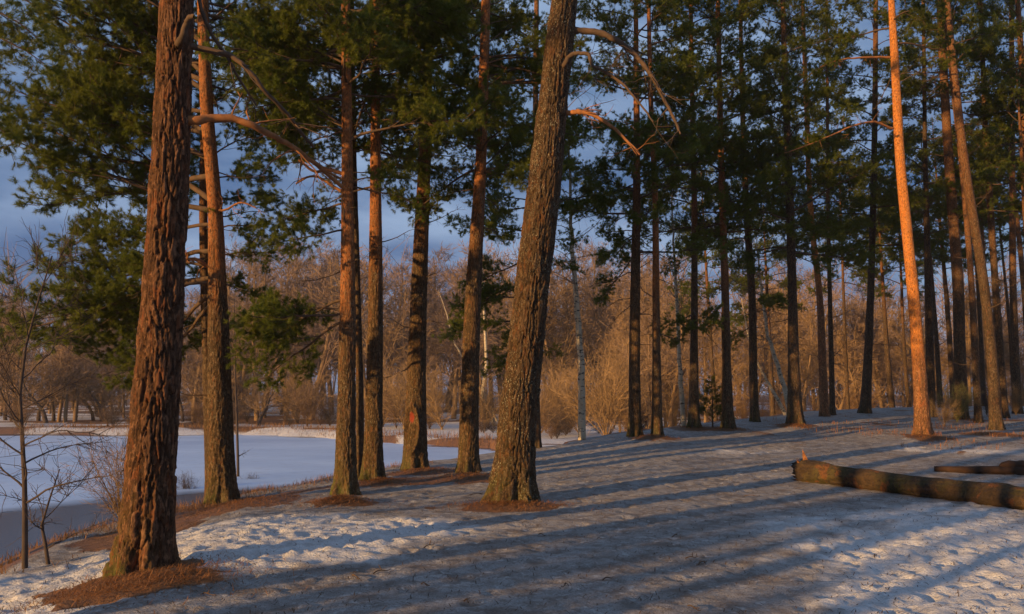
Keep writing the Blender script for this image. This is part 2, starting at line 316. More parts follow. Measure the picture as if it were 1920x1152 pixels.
# ------------------------------------------------------------------ the pines of the picture (pixel axis -> real place on the ground)
# key: base pixel, axis pixels above it, width (px) near base / top, bark, warm range (m), plate depth, segs, label
PINES = {
 'near': dict(base=(271,1072), ax=[(284,868),(305,560),(319,300),(332,0)], w=[(1072,98),(868,88),(560,75),(0,64)], H=19.0, bark='bark_red', warm=(3,14), dep=.032, segs=156, dz=.018, moss=.55,
   label='large red-brown pine with furrowed bark and a mossy foot, nearest the sapling on the bank'),
 'twin': dict(base=(417,941), ax=[(411,700),(408,560),(404,400),(389,220),(380,0)], w=[(940,52),(700,42),(560,36),(400,28),(0,22)], bark='bark_grey', warm=(3.4,5.4), dep=.018, segs=88, dz=.025, moss=.6,
   label='pine on the pond bank with lush green branches spreading out over the ice'),
 'twin_back': dict(base=(398,912), ax=[(390,700),(383,500),(381,380),(384,200),(386,0)], w=[(930,24),(560,18),(0,13)], bark='bark_back', warm=(3,7), dep=.010, segs=40, dz=.075, moss=.2, deeper=0.0,
   label='slim pine half hidden behind the lush pine on the pond bank'),
 'tall_c': dict(base=(647,928), ax=[(650,750),(652,560),(651,300),(648,0)], w=[(928,42),(800,34),(560,28),(300,21),(0,17)], bark='bark_grey', warm=(2.3,4.2), dep=.016, segs=88, dz=.025, moss=.9,
   label='straight pine with a moss-green foot, ringed by a small heap of rusty needles'),
 'slim_c': dict(base=(676,884), ax=[(674,700),(671,560),(664,300),(660,0)], w=[(890,16),(560,11),(0,8)], bark='bark_back', warm=(6,12), dep=.008, segs=36, dz=.075, moss=.2,
   label='dark slender pine squeezed between two thicker straight pines'),
 'tall_d': dict(base=(699,900), ax=[(702,720),(704,560),(704,300),(705,0)], w=[(900,36),(720,30),(560,26),(300,20),(0,14)], bark='bark_grey', warm=(3.2,5.2), dep=.015, segs=80, dz=.028, moss=.7,
   label='straight pine with orange upper trunk standing just behind the dark slender pine'),
 'scar': dict(base=(778,880), ax=[(780,740),(785,560),(796,300),(801,150),(806,0)], w=[(880,42),(800,42),(720,36),(560,31),(300,25),(0,17)], bark='bark_grey', warm=(4.4,7.0), dep=.016, segs=96, dz=.025, moss=.6,
   label='pine with a swollen scar and a red paint mark low on its trunk'),
 'lean_f': dict(base=(878,886), ax=[(881,740),(887,560),(902,300),(911,0)], w=[(886,40),(740,34),(560,30),(300,22),(0,18)], bark='bark_grey', warm=(4.4,6.6), dep=.016, segs=88, dz=.026, moss=.5,
   label='pine between the scarred pine and the big leaning one, dark below and orange above'),
 'leaning': dict(base=(961,944), ax=[(966,850),(996,560),(1026,300),(1041,150),(1058,0)], w=[(944,80),(850,66),(560,61),(300,57),(0,47)], H=18.5, bark='bark_lichen', warm=(9,16), dep=.032, segs=150, dz=.020, moss=.6,
   label='thick leaning pine with lichen-flecked furrowed bark beside the snowy path'),
 'stump_h': dict(base=(1008,838), ax=[(1004,700),(1003,500),(1004,200),(1006,0)], w=[(838,13),(500,11),(0,9)], bark='bark_back', warm=(8,14), dep=.008, segs=36, dz=.10, moss=.2,
   label='thin dark pine peeping out from behind the thick leaning pine'),
 'path_i': dict(base=(1190,810), ax=[(1190,680),(1191,560),(1194,300),(1193,150),(1192,0)], w=[(810,25),(680,21),(560,19),(300,14),(0,9)], bark='bark_grey', warm=(5,11), dep=.014, segs=56, dz=.06, moss=.5,
   label='pine at the path edge beside the birch, first of the row along the crest'),
 'path_j': dict(base=(1232,820), ax=[(1231,680),(1230,560),(1228,360),(1220,180),(1216,0)], w=[(820,21),(680,16),(560,14),(0,8)], bark='bark_grey', warm=(2.5,6), dep=.010, segs=48, dz=.075, moss=.6,
   label='slimmer pine on its own rusty needle heap at the path edge'),
 'path_k': dict(base=(1301,801), ax=[(1301,680),(1302,560),(1302,400),(1298,200),(1295,0)], w=[(801,22),(680,16),(560,13),(0,8)], bark='bark_grey', warm=(5,10), dep=.010, segs=48, dz=.075, moss=.6,
   label='pine along the crest with a low flat green bough across its trunk'),
 'path_l': dict(base=(1364,791), ax=[(1362,680),(1360,560),(1355,400),(1350,200),(1346,0)], w=[(791,23),(680,17),(560,15),(0,9)], bark='bark_grey', warm=(3,8), dep=.011, segs=48, dz=.075, moss=.4,
   label='lit pine along the crest standing next to the small green juniper'),
 'path_m': dict(base=(1415,791), ax=[(1412,680),(1410,560),(1400,400),(1392,200),(1388,0)], w=[(791,17),(680,15),(560,14),(0,7)], bark='bark_grey', warm=(7,12), dep=.010, segs=44, dz=.075, moss=.5,
   label='mossy pine along the crest in front of the leaning birches'),
 'path_n': dict(base=(1491,797), ax=[(1488,680),(1486,560),(1479,330),(1472,150),(1468,0)], w=[(797,29),(680,20),(560,17),(330,15),(0,9)], bark='bark_back', warm=(9,15), dep=.013, segs=56, dz=.075, moss=.6,
   label='dark pine with a flared foot standing on the crest of the path'),
 'path_o': dict(base=(1546,781), ax=[(1542,680),(1537,560),(1522,420),(1512,200),(1505,0)], w=[(781,17),(560,12),(0,7)], bark='bark_orange', warm=(4,8), dep=.008, segs=36, dz=.10, moss=.1,
   label='reddish pine slightly leaning, paired with a thinner stem beyond the crest'),
 'path_o2': dict(base=(1561,779), ax=[(1559,680),(1556,560),(1553,400),(1550,0)], w=[(779,11),(560,8),(0,5)], bark='bark_back', warm=(5,9), dep=.006, segs=30, dz=.11, moss=.1,
   label='thin pine stem standing close to the reddish leaning pine'),
 'path_q': dict(base=(1622,772), ax=[(1627,680),(1632,560),(1639,300),(1641,150),(1642,0)], w=[(772,21),(680,16),(560,13),(0,9)], bark='bark_back', warm=(12,18), dep=.010, segs=44, dz=.10, moss=.2,
   label='dark pine standing alone in shade where the path meets the far snow'),
 'orange': dict(base=(1731,816), ax=[(1724,700),(1713,560),(1688,300),(1677,100),(1671,0)], w=[(816,31),(700,25),(560,22),(300,19),(100,16),(0,13)], bark='bark_orange', warm=(1.0,3.2), dep=.010, segs=72, dz=.04, moss=.1,
   label='bright orange sunlit pine with a tall bare trunk beyond the fallen log'),
 'stand_s': dict(base=(1746,782), ax=[(1744,680),(1741,560),(1735,300),(1731,0)], w=[(782,18),(560,15),(300,9),(0,7)], bark='bark_back', warm=(12,18), dep=.009, segs=36, dz=.10, moss=.2,
   label='dark pine directly behind the bright orange pine'),
 'stand_t': dict(base=(1804,786), ax=[(1800,680),(1797,560),(1779,300),(1762,0)], w=[(786,25),(560,22),(300,19),(0,14)], bark='bark_back', warm=(3,10), dep=.009, segs=48, dz=.10, moss=.1,
   label='reddish pine rising from the green-stemmed thicket'),
 'stand_u': dict(base=(1835,793), ax=[(1829,680),(1823,560),(1802,300),(1780,100),(1772,0)], w=[(793,15),(560,12),(0,8)], bark='bark_back', warm=(2,8), dep=.006, segs=36, dz=.10, moss=.1,
   label='slim pine between the thicket and the strongly leaning pine'),
 'stand_v': dict(base=(1868,806), ax=[(1862,700),(1848,560),(1808,300),(1775,0)], w=[(806,25),(700,21),(560,19),(300,17),(0,12)], bark='bark_back', warm=(4,12), dep=.009, segs=52, dz=.10, moss=.1,
   label='strongly leaning pine above the small dark log'),
 'stand_w': dict(base=(1884,784), ax=[(1876,680),(1868,560),(1851,300),(1838,0)], w=[(784,16),(560,14),(300,12),(0,8)], bark='bark_back', warm=(4,12), dep=.008, segs=36, dz=.10, moss=.1,
   label='slender pine in the stand just beyond the strongly leaning one'),
 'stand_x': dict(base=(1908,776), ax=[(1904,680),(1900,560),(1898,300),(1896,0)], w=[(776,18),(560,14),(300,12),(0,9)], bark='bark_back', warm=(3,9), dep=.008, segs=36, dz=.10, moss=.1,
   label='upright brown pine at the reddish brush of the stand'),
 'stand_y': dict(base=(1952,790), ax=[(1940,560),(1925,300),(1912,60),(1908,0)], w=[(790,20),(560,16),(300,14),(0,11)], bark='bark_back', warm=(4,9), dep=.008, segs=36, dz=.10, moss=.1,
   label='pine at the outer end of the stand leaning its top over the upright brown one'),
}
CAP = {'twin_back': 16.2, 'slim_c': 17.5, 'stump_h': 23.2, 'path_i': 24.7, 'path_j': 24.5, 'path_k': 27.3, 'path_l': 27.2, 'path_m': 30, 'path_q': 35}
for k, p in PINES.items():
    p['P'] = ground_hit(*p['base'], CAP.get(k))
# needle litter heaps: pixel centre, pixel half-width, half-depth in m, height
HEAPS = {'near': (268,1092,190,.70,.035), 'twin': (455,946,115,.9,.05), 'tall_c': (640,944,62,.5,.09), 'tall_d': (715,906,52,.6,.06), 'scar': (790,886,85,.8,.06),
         'lean_f': (872,897,70,.8,.06), 'leaning': (955,951,118,.55,.06), 'path_j': (1226,823,52,.7,.10), 'path_k': (1300,804,45,.8,.06), 'path_l': (1362,794,42,.8,.05),
         'path_n': (1487,799,42,.7,.05), 'orange': (1740,822,48,.8,.06), 'stand_v': (1865,816,55,.9,.05)}
HEAP_XY = {}
for k, (px, py, wpx, ry, hh) in HEAPS.items():
    h = ground_hit(px, py, CAP.get(k)); rx = wpx/FPX*h[1]; HEAP_XY[k] = (h[0], h[1], rx, ry)
    MOUNDS.append((h[0], h[1], rx*.8, ry*.8, hh))

# ------------------------------------------------------------------ ground
def grow_axis(a, b, d, lo, hi, g=1.09):
    c = list(np.arange(a, b, d)); s = d
    while c[-1] < hi: s *= g; c.append(c[-1]+s)
    s = d
    while c[0] > lo: s *= g; c.insert(0, c[0]-s)
    return np.array(c)
xs = grow_axis(-7.5, 11.5, .05, -700, 700, 1.075)
ys = np.concatenate([np.arange(2.4, 11, .035), np.arange(11, 18, .055), np.arange(18, 30, .10)])
ys = list(ys); s_ = .10
while ys[-1] < 900: s_ = min(s_*1.05, 30); ys.append(ys[-1]+s_)
s_ = .05
while ys[0] > -90: s_ *= 1.12; ys.insert(0, ys[0]-s_)
ys = np.array(ys)
GX, GY = np.meshgrid(xs, ys)
def footprints(X, Y, seed, cell, dens):
    """little oval pits, one per jittered cell"""
    z = np.zeros(X.shape); cx = np.floor(X/cell); cy = np.floor(Y/cell)
    for i in (-1, 0, 1):
        for j in (-1, 0, 1):
            a = cx+i; b = cy+j
            px = (a+hash2(a, b, seed))*cell; py = (b+hash2(a, b, seed+1))*cell
            an = hash2(a, b, seed+2)*6.28; on = (hash2(a, b, seed+3) < dens)
            dx = X-px; dy = Y-py
            u = dx*np.cos(an)+dy*np.sin(an); v = -dx*np.sin(an)+dy*np.cos(an)
            q = (u/.12)**2+(v/.07)**2
            z = z+on*(-sstep(q, 1.5, .5)+.40*np.exp(-(np.sqrt(q)-1.5)**2*6))
    return z
Z, SD, INN = z_plain(GX, GY)
for (mx_, my_, rx, ry, hh) in MOUNDS:
    Z = Z+hh*np.exp(-1.6*(((GX-mx_)/rx)**2+((GY-my_)/ry)**2))
near = sstep(np.hypot(GX-1, GY-10), 42, 18)*sstep(SD, -1.0, .3)
def blob(px, py, rx, ry):
    h = ground_hit(px, py); return np.exp(-(((GX-h[0])/rx)**2+((GY-h[1])/ry)**2))
# clean, trampled snow: bank side by the near pines and the corner before the log
cl = 1.25*blob(560,1000,2.0,1.5)+1.2*blob(420,1010,1.3,1.2)+1.2*blob(60,1100,1.6,1.4)+1.25*blob(1830,1040,1.9,2.6)+.8*blob(1900,960,1.7,1.2)+.9*blob(1800,1140,1.3,.6)+.5*blob(1380,850,2.4,1.2)+.6*blob(1800,845,2.2,2.2)
cl = cl+1.0*blob(40,1150,1.2,1.0)+.9*blob(1900,1130,1.2,1.2)
cl = np.clip(cl*(.10+1.75*fbm(GX*1.3, GY*1.3, 41)*(.55+.9*fbm(GX*4, GY*4, 42))), 0, 1)
clean = sstep(cl, .25, .75)
Z = Z+near*(.72*clean*(.024*footprints(GX, GY, 50, .27, .7)+.024*footprints(GX*.8+3, GY*.8, 54, .23, .5)+.075*(fbm(GX*3.4, GY*3.4, 60)-.5))
            +(.62+.38*clean)*(.024*footprints(GX+.11, GY-.07, 70, .37, .45)+.045*(fbm(GX*5, GY*5, 61, 3)-.5)+.026*(fbm(GX*14, GY*14, 62, 2)-.5)))
lit = np.zeros(Z.shape)
for k, (hx, hy, rx, ry) in HEAP_XY.items():
    q = np.sqrt(((GX-hx)/rx)**2+((GY-hy)/ry)**2)+1.3*(fbm(GX*2.4, GY*2.4, 80, 5)-.5)
    lit = np.maximum(lit, sstep(q, 1.15, .75))
lit = np.maximum(lit, .8*sstep(SD, .05, -.7)*sstep(SD, -9, -5))                                     # brown bank
bk = blob(360,965,1.3,1.9)+blob(470,938,1.3,1.0)+.8*blob(720,905,1.6,1.0)+.7*blob(880,897,1.3,.7)+.8*blob(250,1010,.8,1.0)
lit = np.maximum(lit, sstep(bk+.7*(fbm(GX*1.6, GY*1.6, 81)-.5), .5, .8))
lit = np.maximum(lit, .75*sstep(fbm(GX*.9, GY*.9, 83), .62, .72)*sstep(GX, 6, 9)*sstep(GY, 17, 21)*sstep(SD, 0, 2))
shore = sstep(INN+5*(fbm(GX*.18, GY*.18, 87)-.5), -6.5, -3.2)*sstep(SD, -3, -7)*(.25+.75*sstep(fbm(GX*.12, GY*.3, 88), .40, .52))                                                    # raw far bank
farp = sstep(fbm(GX*.06, GY*.14, 85)+.12*(fbm(GX*.6, GY*.6, 86)-.5)+.0016*(GY-110), .44, .52)*sstep(SD, -4, -8)
lit = np.maximum(lit, np.maximum(shore, farp*.9))
clean = np.maximum(clean, sstep(SD, -3, -7))
V = np.stack([GX, GY, Z], -1).reshape(-1, 3)
ny, nx = GX.shape
i = (np.arange(ny-1)[:, None]*nx+np.arange(nx-1)[None]).ravel()
F = np.stack([i, i+1, i+nx+1, i+nx], 1)
tag(obj('ground', mesh_np('ground', V, F, {'clean': clean, 'litter': lit}, True), M['ground']),
    'old trampled snow and ice over the path and the wooded bank', kind='structure')
# pond ice
px_ = np.concatenate([np.arange(-400, -60, 20.), np.arange(-60, 12, .6)]); py_ = np.concatenate([np.arange(-60, 5, 8.), np.arange(5, 100, .6)])
PX, PY = np.meshgrid(px_, py_)
sdp = edge_sd(PX, PY); inp = pond_in(PX, PY)
wet = np.maximum(1.2*sstep(-sdp, 17, 9.5)*sstep(PY, 40, 27), .95*sstep(inp, 3.2, 1.0)*sstep(PX, -18, -34))
wet = np.maximum(wet, .8*sstep(inp, 2.0, .6)*sstep(fbm(PX*.15, PY*.15, 90), .45, .6))
V = np.stack([PX, PY, np.full(PX.shape, POND_Z)+.012*(fbm(PX*.3, PY*.3, 91)-.5)], -1).reshape(-1, 3)
ny, nx = PX.shape; i = (np.arange(ny-1)[:, None]*nx+np.arange(nx-1)[None]).ravel()
tag(obj('pond_ice', mesh_np('pond_ice', V, np.stack([i, i+1, i+nx+1, i+nx], 1), {'wet': wet}, True), M['ice']),
    'frozen pond with pale blue ice and dark wet margins', kind='structure')

# ------------------------------------------------------------------ trunks
def worley(U, Vv, nu, seed):
    """U in cells (wraps at nu), V in cells: F2-F1 and the id of the nearest cell"""
    cu = np.floor(U); cv = np.floor(Vv); f1 = np.full(U.shape, 9.); f2 = f1.copy(); idv = np.zeros(U.shape)
    for i in (-1, 0, 1):
        for j in (-1, 0, 1):
            a = cu+i; b = cv+j; aw = np.mod(a, nu)
            dx = a+.5+.85*(hash2(aw, b, seed)-.5)-U; dy = b+.5+.9*(hash2(aw, b, seed+1)-.5)-Vv
            d = np.hypot(dx, dy); r = hash2(aw, b, seed+2)
            n = d < f1
            f2 = np.where(n, f1, np.minimum(f2, d)); idv = np.where(n, r, idv); f1 = np.where(n, d, f1)
    return f2-f1, idv
def interp_path(zs, P):
    P = np.asarray(P); o = np.argsort(P[:, 2]); P = P[o]
    # smooth (Catmull-like) interpolation by z
    m = np.gradient(P, P[:, 2], axis=0)
    idx = np.clip(np.searchsorted(P[:, 2], zs)-1, 0, len(P)-2)
    h = (P[idx+1, 2]-P[idx, 2]); t = (zs-P[idx, 2])/h; t = t[:, None]; h = h[:, None]
    return ((2*t**3-3*t**2+1)*P[idx]+(t**3-2*t**2+t)*h*m[idx]+(-2*t**3+3*t**2)*P[idx+1]+(t**3-t**2)*h*m[idx+1])
TRUNK = {}
def make_trunk(key, base, pts, rad_z, rad_r, H, segs, dz, dep, warm, moss, seed, scar=False):
    """pts: absolute axis points; tapers to a tip at H above the base"""
    pts = [np.asarray(q, float) for q in pts]
    top = pts[-1]
    d = top-pts[-2]; d = d/d[2]
    zt = base[2]+H
    if top[2] < zt-.5:
        n_ = 4
        for q in range(1, n_+1):
            dz_ = (zt-top[2])*q/n_; pts.append(top+np.array([d[0]*dz_*(1-.35*q/n_), d[1]*dz_*(1-.35*q/n_), dz_]))
    z0 = base[2]-.25
    p0 = pts[0].copy(); d0 = pts[1]-pts[0]; d0 = d0/d0[2]
    pts = [p0+d0*(z0-.1-p0[2])]+pts
    vis_top = top[2]
    zs = [z0]
    while zs[-1] < zt:
        st = dz if zs[-1] < vis_top+.3 else max(dz*6, .3)
        zs.append(min(zs[-1]+st, zt))
    zs = np.array(zs)
    C = interp_path(zs, pts)
    rr = np.interp(zs, rad_z, rad_r)
    above = zs > rad_z[-1]
    rr = np.where(above, rad_r[-1]*np.clip((zt-zs)/(zt-rad_z[-1]+1e-6), .02, 1)**.8, rr)
    th = np.arange(segs)*2*math.pi/segs
    hh = (zs-base[2])[:, None]; TH = np.broadcast_to(th[None], (len(zs), segs))
    R0 = rad_r[0]; k1 = 5+seed % 3
    fl = np.exp(-np.clip(hh, 0, 9)/(.75*R0+.10))
    flare = 1+fl*(.17+.26*np.cos(k1*TH+seed)+.12*np.cos((k1+3)*TH+seed*2.1))
    cw = max(.040, .17*R0+.010); chh = cw*6.5
    nu = max(6, int(round(2*math.pi*R0/cw)))
    ZZ = np.broadcast_to(zs[:, None], TH.shape)
    cx_, sx_ = np.cos(TH), np.sin(TH)
    wob = 1.5*(fbm(cx_*2.2+seed, ZZ*2.6+sx_*2.2, seed, 3)-.5)+.9*(fbm(cx_*6+seed, ZZ*9+sx_*6, seed+2, 2)-.5)
    wv = 1.6*(fbm(cx_*4+seed+7, ZZ*3+sx_*4, seed+4, 2)-.5)
    f, cid = worley(TH/(2*math.pi)*nu+wob, ZZ/chh+wv, nu, seed*7+3)
    f2, cid2 = worley(TH/(2*math.pi)*nu*2+wob*2, ZZ/chh*2.6+wv*2, nu*2, seed*5+1)
    plate = sstep(f, .0, .20)*(.55+.75*cid)+.14*sstep(f2, .02, .25)*(.5+cid2)-.25*sstep(fbm(cx_*9+3, ZZ*5+sx_*9, seed+6, 2), .58, .75)
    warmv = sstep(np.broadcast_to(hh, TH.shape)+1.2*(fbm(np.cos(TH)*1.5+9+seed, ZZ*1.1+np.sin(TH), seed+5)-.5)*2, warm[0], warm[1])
    bump = dep*1.25*(plate-.7)*(1-.80*warmv)+.28*dep*(fbm(np.cos(TH)*6+20, ZZ*14+np.sin(TH)*6, seed+9, 3)-.5)
    bump = bump*np.clip(rr/rad_r[0]*1.15, .15, 1)[:, None]
    oval = 1+.045*np.cos(2*TH+seed)+.05*(fbm(np.cos(TH)+5, ZZ*.9+np.sin(TH), seed+13, 2)-.5)*2
    Rf = rr[:, None]*flare*oval+bump
    paint = np.zeros(TH.shape)
    if scar:
        a = np.mod(TH-scar[0]+math.pi, 2*math.pi)-math.pi
        ell = (a/.62)**2+((hh-scar[1])/.55)**2
        Rf = Rf+rr[:, None]*(.30*np.exp(-np.abs(ell-1.0)*3.0)-.16*np.exp(-ell*2.0))
        q = (a/.30)**2+((hh-scar[1]-.25)/.15)**2+.8*(fbm(TH*6, ZZ*10, 77)-.5)
        paint = sstep(q, 1.0, .3)*.75
    X = C[:, 0:1]+Rf*np.cos(TH); Y = C[:, 1:2]+Rf*np.sin(TH)
    V = np.stack([X, Y, ZZ], -1)-base[None, None]
    # moss on the foot, greener on the side away from the path
    mo = moss*np.exp(-np.clip(hh, 0, 9)/.38)*(.6+.5*np.cos(TH-math.pi*1.05))*sstep(fbm(np.cos(TH)*3+2, ZZ*4+np.sin(TH)*3, seed+40), .32, .55)
    m, n = TH.shape
    i = (np.arange(m-1)[:, None]*n+np.arange(n)[None]); j = (np.arange(m-1)[:, None]*n+(np.arange(n)[None]+1) % n)
    F = np.stack([i.ravel(), j.ravel(), (j+n).ravel(), (i+n).ravel()], 1)
    me = mesh_np('trunk', V.reshape(-1, 3), F, {'cell': cid*sstep(f, .05, .3), 'warm': warmv, 'moss': np.clip(mo, 0, 1), 'paint': paint}, True)
    TRUNK[key] = (zs, C, rr, base)
    return me
def axis_at(key, z):
    zs, C, rr, b = TRUNK[key]
    return np.array([np.interp(z, zs, C[:, 0]), np.interp(z, zs, C[:, 1]), z]), float(np.interp(z, zs, rr))

# ------------------------------------------------------------------ branch prototypes
def curve(p, d, L, n, wob, rng, lift=0.0):
    P = [np.array(p, float)]; d = unit(np.array(d, float))
    for k in range(n):
        d = unit(d+rng.normal(size=3)*wob+np.array([0, 0, lift])); P.append(P[-1]+d*L/n)
    return np.array(P), d
def needle_shoots(B, D, S, rng, per, nl, nw):
    """B bases, D directions, S shoot lengths -> triangles"""
    n = len(B); D = D/np.linalg.norm(D, axis=1)[:, None]
    a = rng.normal(size=(n, 3)); N = np.cross(D, a); N /= np.linalg.norm(N, axis=1)[:, None]; Bn = np.cross(D, N)
    t = rng.uniform(.0, 1, (n, per)); ph = rng.uniform(0, 6.283, (n, per)); sp = rng.uniform(.45, 1.35, (n, per))
    rad = np.cos(ph)[..., None]*N[:, None]+np.sin(ph)[..., None]*Bn[:, None]
    nd = D[:, None]*np.cos(sp)[..., None]+rad*np.sin(sp)[..., None]
    b0 = B[:, None]+D[:, None]*(t*S[:, None])[..., None]
    ln = nl*rng.uniform(.75, 1.2, (n, per))
    sd = np.cross(nd, D[:, None]); sd /= np.linalg.norm(sd, axis=-1)[..., None]+1e-9
    w = nw*.5
    v0 = b0-sd*w; v1 = b0+sd*w; v2 = b0+nd*ln[..., None]
    V = np.stack([v0, v1, v2], 2).reshape(-1, 3)
    return V, np.arange(len(V)).reshape(-1, 3)
def pine_branch(seed, L, dens=1.0, sag=-.02, per=46, start=.28, flat=.35):
    rng = np.random.default_rng(seed); w = MB()
    P, d = curve((0, 0, 0), (1, 0, .12), L, 9, .10, rng, sag)
    P[:, 2] += .10*L*(np.linspace(0, 1, 10)**2)*rng.uniform(-.3, .8)
    r0 = .011*L+.006
    w.tube(P, np.linspace(r0, .005, 10), 6)
    SB, SD_, SS = [], [], []
    def shoots(p, d, k):
        for q in range(k):
            dd = unit(d+rng.normal(size=3)*.55+np.array([0, 0, .22])); SB.append(p+rng.normal(size=3)*.012); SD_.append(dd); SS.append(rng.uniform(.05, .11))
    nlat = int(L*6.0*dens)
    for k in range(nlat):
        t = start+(1-start)*(k+.5*rng.random())/nlat
        f = t*9; i0 = min(int(f), 8); p = P[i0]+(P[i0+1]-P[i0])*(f-i0); ax = unit(P[i0+1]-P[i0])
        sgn = 1 if k % 2 else -1
        side = unit(np.cross(ax, [0, 0, 1]))*sgn
        dd = unit(ax*rng.uniform(.5, 1.0)+side*rng.uniform(.7, 1.0)+np.array([0, 0, rng.uniform(-flat, flat)]))
        l2 = L*(.42*(1-t)+.13)*rng.uniform(.7, 1.25)
        Q, d2 = curve(p, dd, l2, 5, .16, rng, .03)
        w.tube(Q, np.linspace(.32*r0*(1.25-t), .003, 6), 4)
        ns2 = max(3, int(l2*13*dens))
        for s in range(ns2):
            u = .25+.75*(s+rng.random())/ns2; f2 = min(u*5, 4.999); j0 = int(f2); p2 = Q[j0]+(Q[j0+1]-Q[j0])*(f2-j0)
            d3 = unit(unit(Q[j0+1]-Q[j0])+rng.normal(size=3)*.65+np.array([0, 0, .15])); l3 = rng.uniform(.10, .30)
            R_, d4 = curve(p2, d3, l3, 2, .2, rng, .08)
            w.ribbon(R_, np.array([.0035, .003, .002]))
            shoots(R_[-1], d4, 3); shoots(R_[1], d4, 2)
        shoots(Q[-1], d2, 3)
    shoots(P[-1], d, 5)
    V, F = needle_shoots(np.array(SB), np.array(SD_), np.array(SS), rng, per, .066, .0056)
    f = MB(); f.raw(V, F)
    return w.mesh('branch'), f.mesh('needles', False)
BR = {}
for k, (L, ds) in {'s': (1.5, 1.1), 'm': (2.3, 1.0), 'l': (3.2, .95)}.items():
    BR[k] = [(L,)+pine_branch(100+7*q+ord(k), L, ds) for q in range(4)]
BR['thin'] = [(2.2,)+pine_branch(300+q, 2.2, .72, -.03, 30, .35) for q in range(3)]
def dead_branch(seed, L):
    rng = np.random.default_rng(seed); w = MB()
    P, d = curve((0, 0, 0), (1, 0, .05), L, 7, .16, rng, -.015); w.tube(P, np.linspace(.010*L+.006, .004, 8), 5)
    for k in range(int(6*L)):
        i0 = rng.integers(2, 7); dd = unit(unit(P[i0+1]-P[i0])+rng.normal(size=3)*.8)
        Q, d2 = curve(P[i0], dd, L*rng.uniform(.12, .42), 4, .22, rng, -.02); w.tube(Q, np.linspace(.0055, .0022, 5), 3)
        for s in range(2):
            R_, _ = curve(Q[rng.integers(1, 4)], d2+rng.normal(size=3)*.8, L*.13, 2, .2, rng); w.ribbon(R_, np.array([.003, .0025, .002]))
    return w.mesh('dead_branch')
DEAD = [(1.4, dead_branch(400+q, 1.4)) for q in range(4)]
for lst in BR.values():
    for (L, a, b) in lst: a.materials.append(M['limb_dark']); b.materials.append(M['needles'])
for L, a in DEAD: a.materials.append(M['limb_dark'])
def orient(p, d, scale, roll=0.0):
    x = Vector(unit(np.asarray(d, float))); up = Vector((0, 0, 1))
    y = up.cross(x)
    if y.length < 1e-3: y = Vector((0, 1, 0))
    y.normalize(); z = x.cross(y)
    m = Matrix((x, y, z)).transposed().to_4x4() @ Matrix.Rotation(roll, 4, 'X')
    return Matrix.Translation(Vector([float(q) for q in p])) @ m @ Matrix.Scale(scale, 4)
def put_branch(root, p, d, length, rng, kind=None, base=None):
    if kind is None: kind = 's' if length < 1.9 else ('m' if length < 2.8 else 'l')
    L, w, f = BR[kind][rng.integers(len(BR[kind]))]
    o = bpy.data.objects.new('branch', w); COL.objects.link(o); o.parent = root
    o.matrix_local = orient(np.asarray(p)-base, d, length/L, rng.uniform(-.35, .35))
    n = bpy.data.objects.new('needles', f); COL.objects.link(n); n.parent = o
    return o
def put_dead(root, p, d, length, rng, base):
    L, w = DEAD[rng.integers(len(DEAD))]
    o = bpy.data.objects.new('dead_branch', w); COL.objects.link(o); o.parent = root
    o.matrix_local = orient(np.asarray(p)-base, d, length/L, rng.uniform(-3, 3))

# ------------------------------------------------------------------ plant the pines
ROOT = {}
def plant(key, p):
    base = p['P'].copy(); base[2] = float(height(base[0], base[1]))
    Y = base[1]
    pts = [base]+[at(x, y, Y) for x, y in p['ax']]
    wz = [(at(p['base'][0], y, Y)[2], .5*wpx/FPX*Y*Y/math.hypot(Y, base[0])) for y, wpx in p['w']]
    wz.sort()
    rz = [q[0] for q in wz]; rr = [q[1] for q in wz]
    seed = abs(hash(key)) % 97 if False else sum(ord(c)*(n_+1) for n_, c in enumerate(key)) % 97
    H = p.get('H', 15+4*((seed*37) % 10)/10.)+(3 if key.startswith('stand') or key == 'orange' else 0)
    H = max(H, pts[-1][2]-base[2]+3)
    t = thing('pine_tree', base, p['label'], 'pine tree', 'pines along the pond bank and path')
    sc = (math.pi*1.42, .95) if key == 'scar' else False
    me = make_trunk(key, base, pts, rz, rr, H, p['segs'], p['dz'], p['dep'], p['warm'], p['moss'], seed, sc)
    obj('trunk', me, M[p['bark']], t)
    ROOT[key] = t; p['H'] = H; p['B'] = base
for k, p in PINES.items(): plant(k, p)

def crown(key, h0, n, lmin, lmax, rng, tilt=(-.15, .25), dead=0, dead0=1.8, kind=None):
    zs, C, rr, b = TRUNK[key]; H = zs[-1]-b[2]; root = ROOT[key]
    for q in range(n):
        f = (q+rng.random())/n; h = h0+(H-.3-h0)*f
        P, r = axis_at(key, b[2]+h); a = q*2.4+rng.uniform(-.5, .5)
        L = lmax*(1-f**1.6)+lmin*f**1.6; L *= rng.uniform(.75, 1.15)
        d = np.array([math.cos(a), math.sin(a), rng.uniform(*tilt)+.5*f])
        put_branch(root, P+unit(d)*r*.5, d, L, rng, kind, b)
    for q in range(dead):
        h = rng.uniform(dead0, max(dead0+.5, h0+1.5)); P, r = axis_at(key, b[2]+h); a = rng.uniform(0, 6.283)
        d = np.array([math.cos(a), math.sin(a), rng.uniform(-.25, .2)])
        put_dead(root, P+unit(d)*r*.5, d, rng.uniform(.5, 1.5), rng, b)
rng = np.random.default_rng(5)
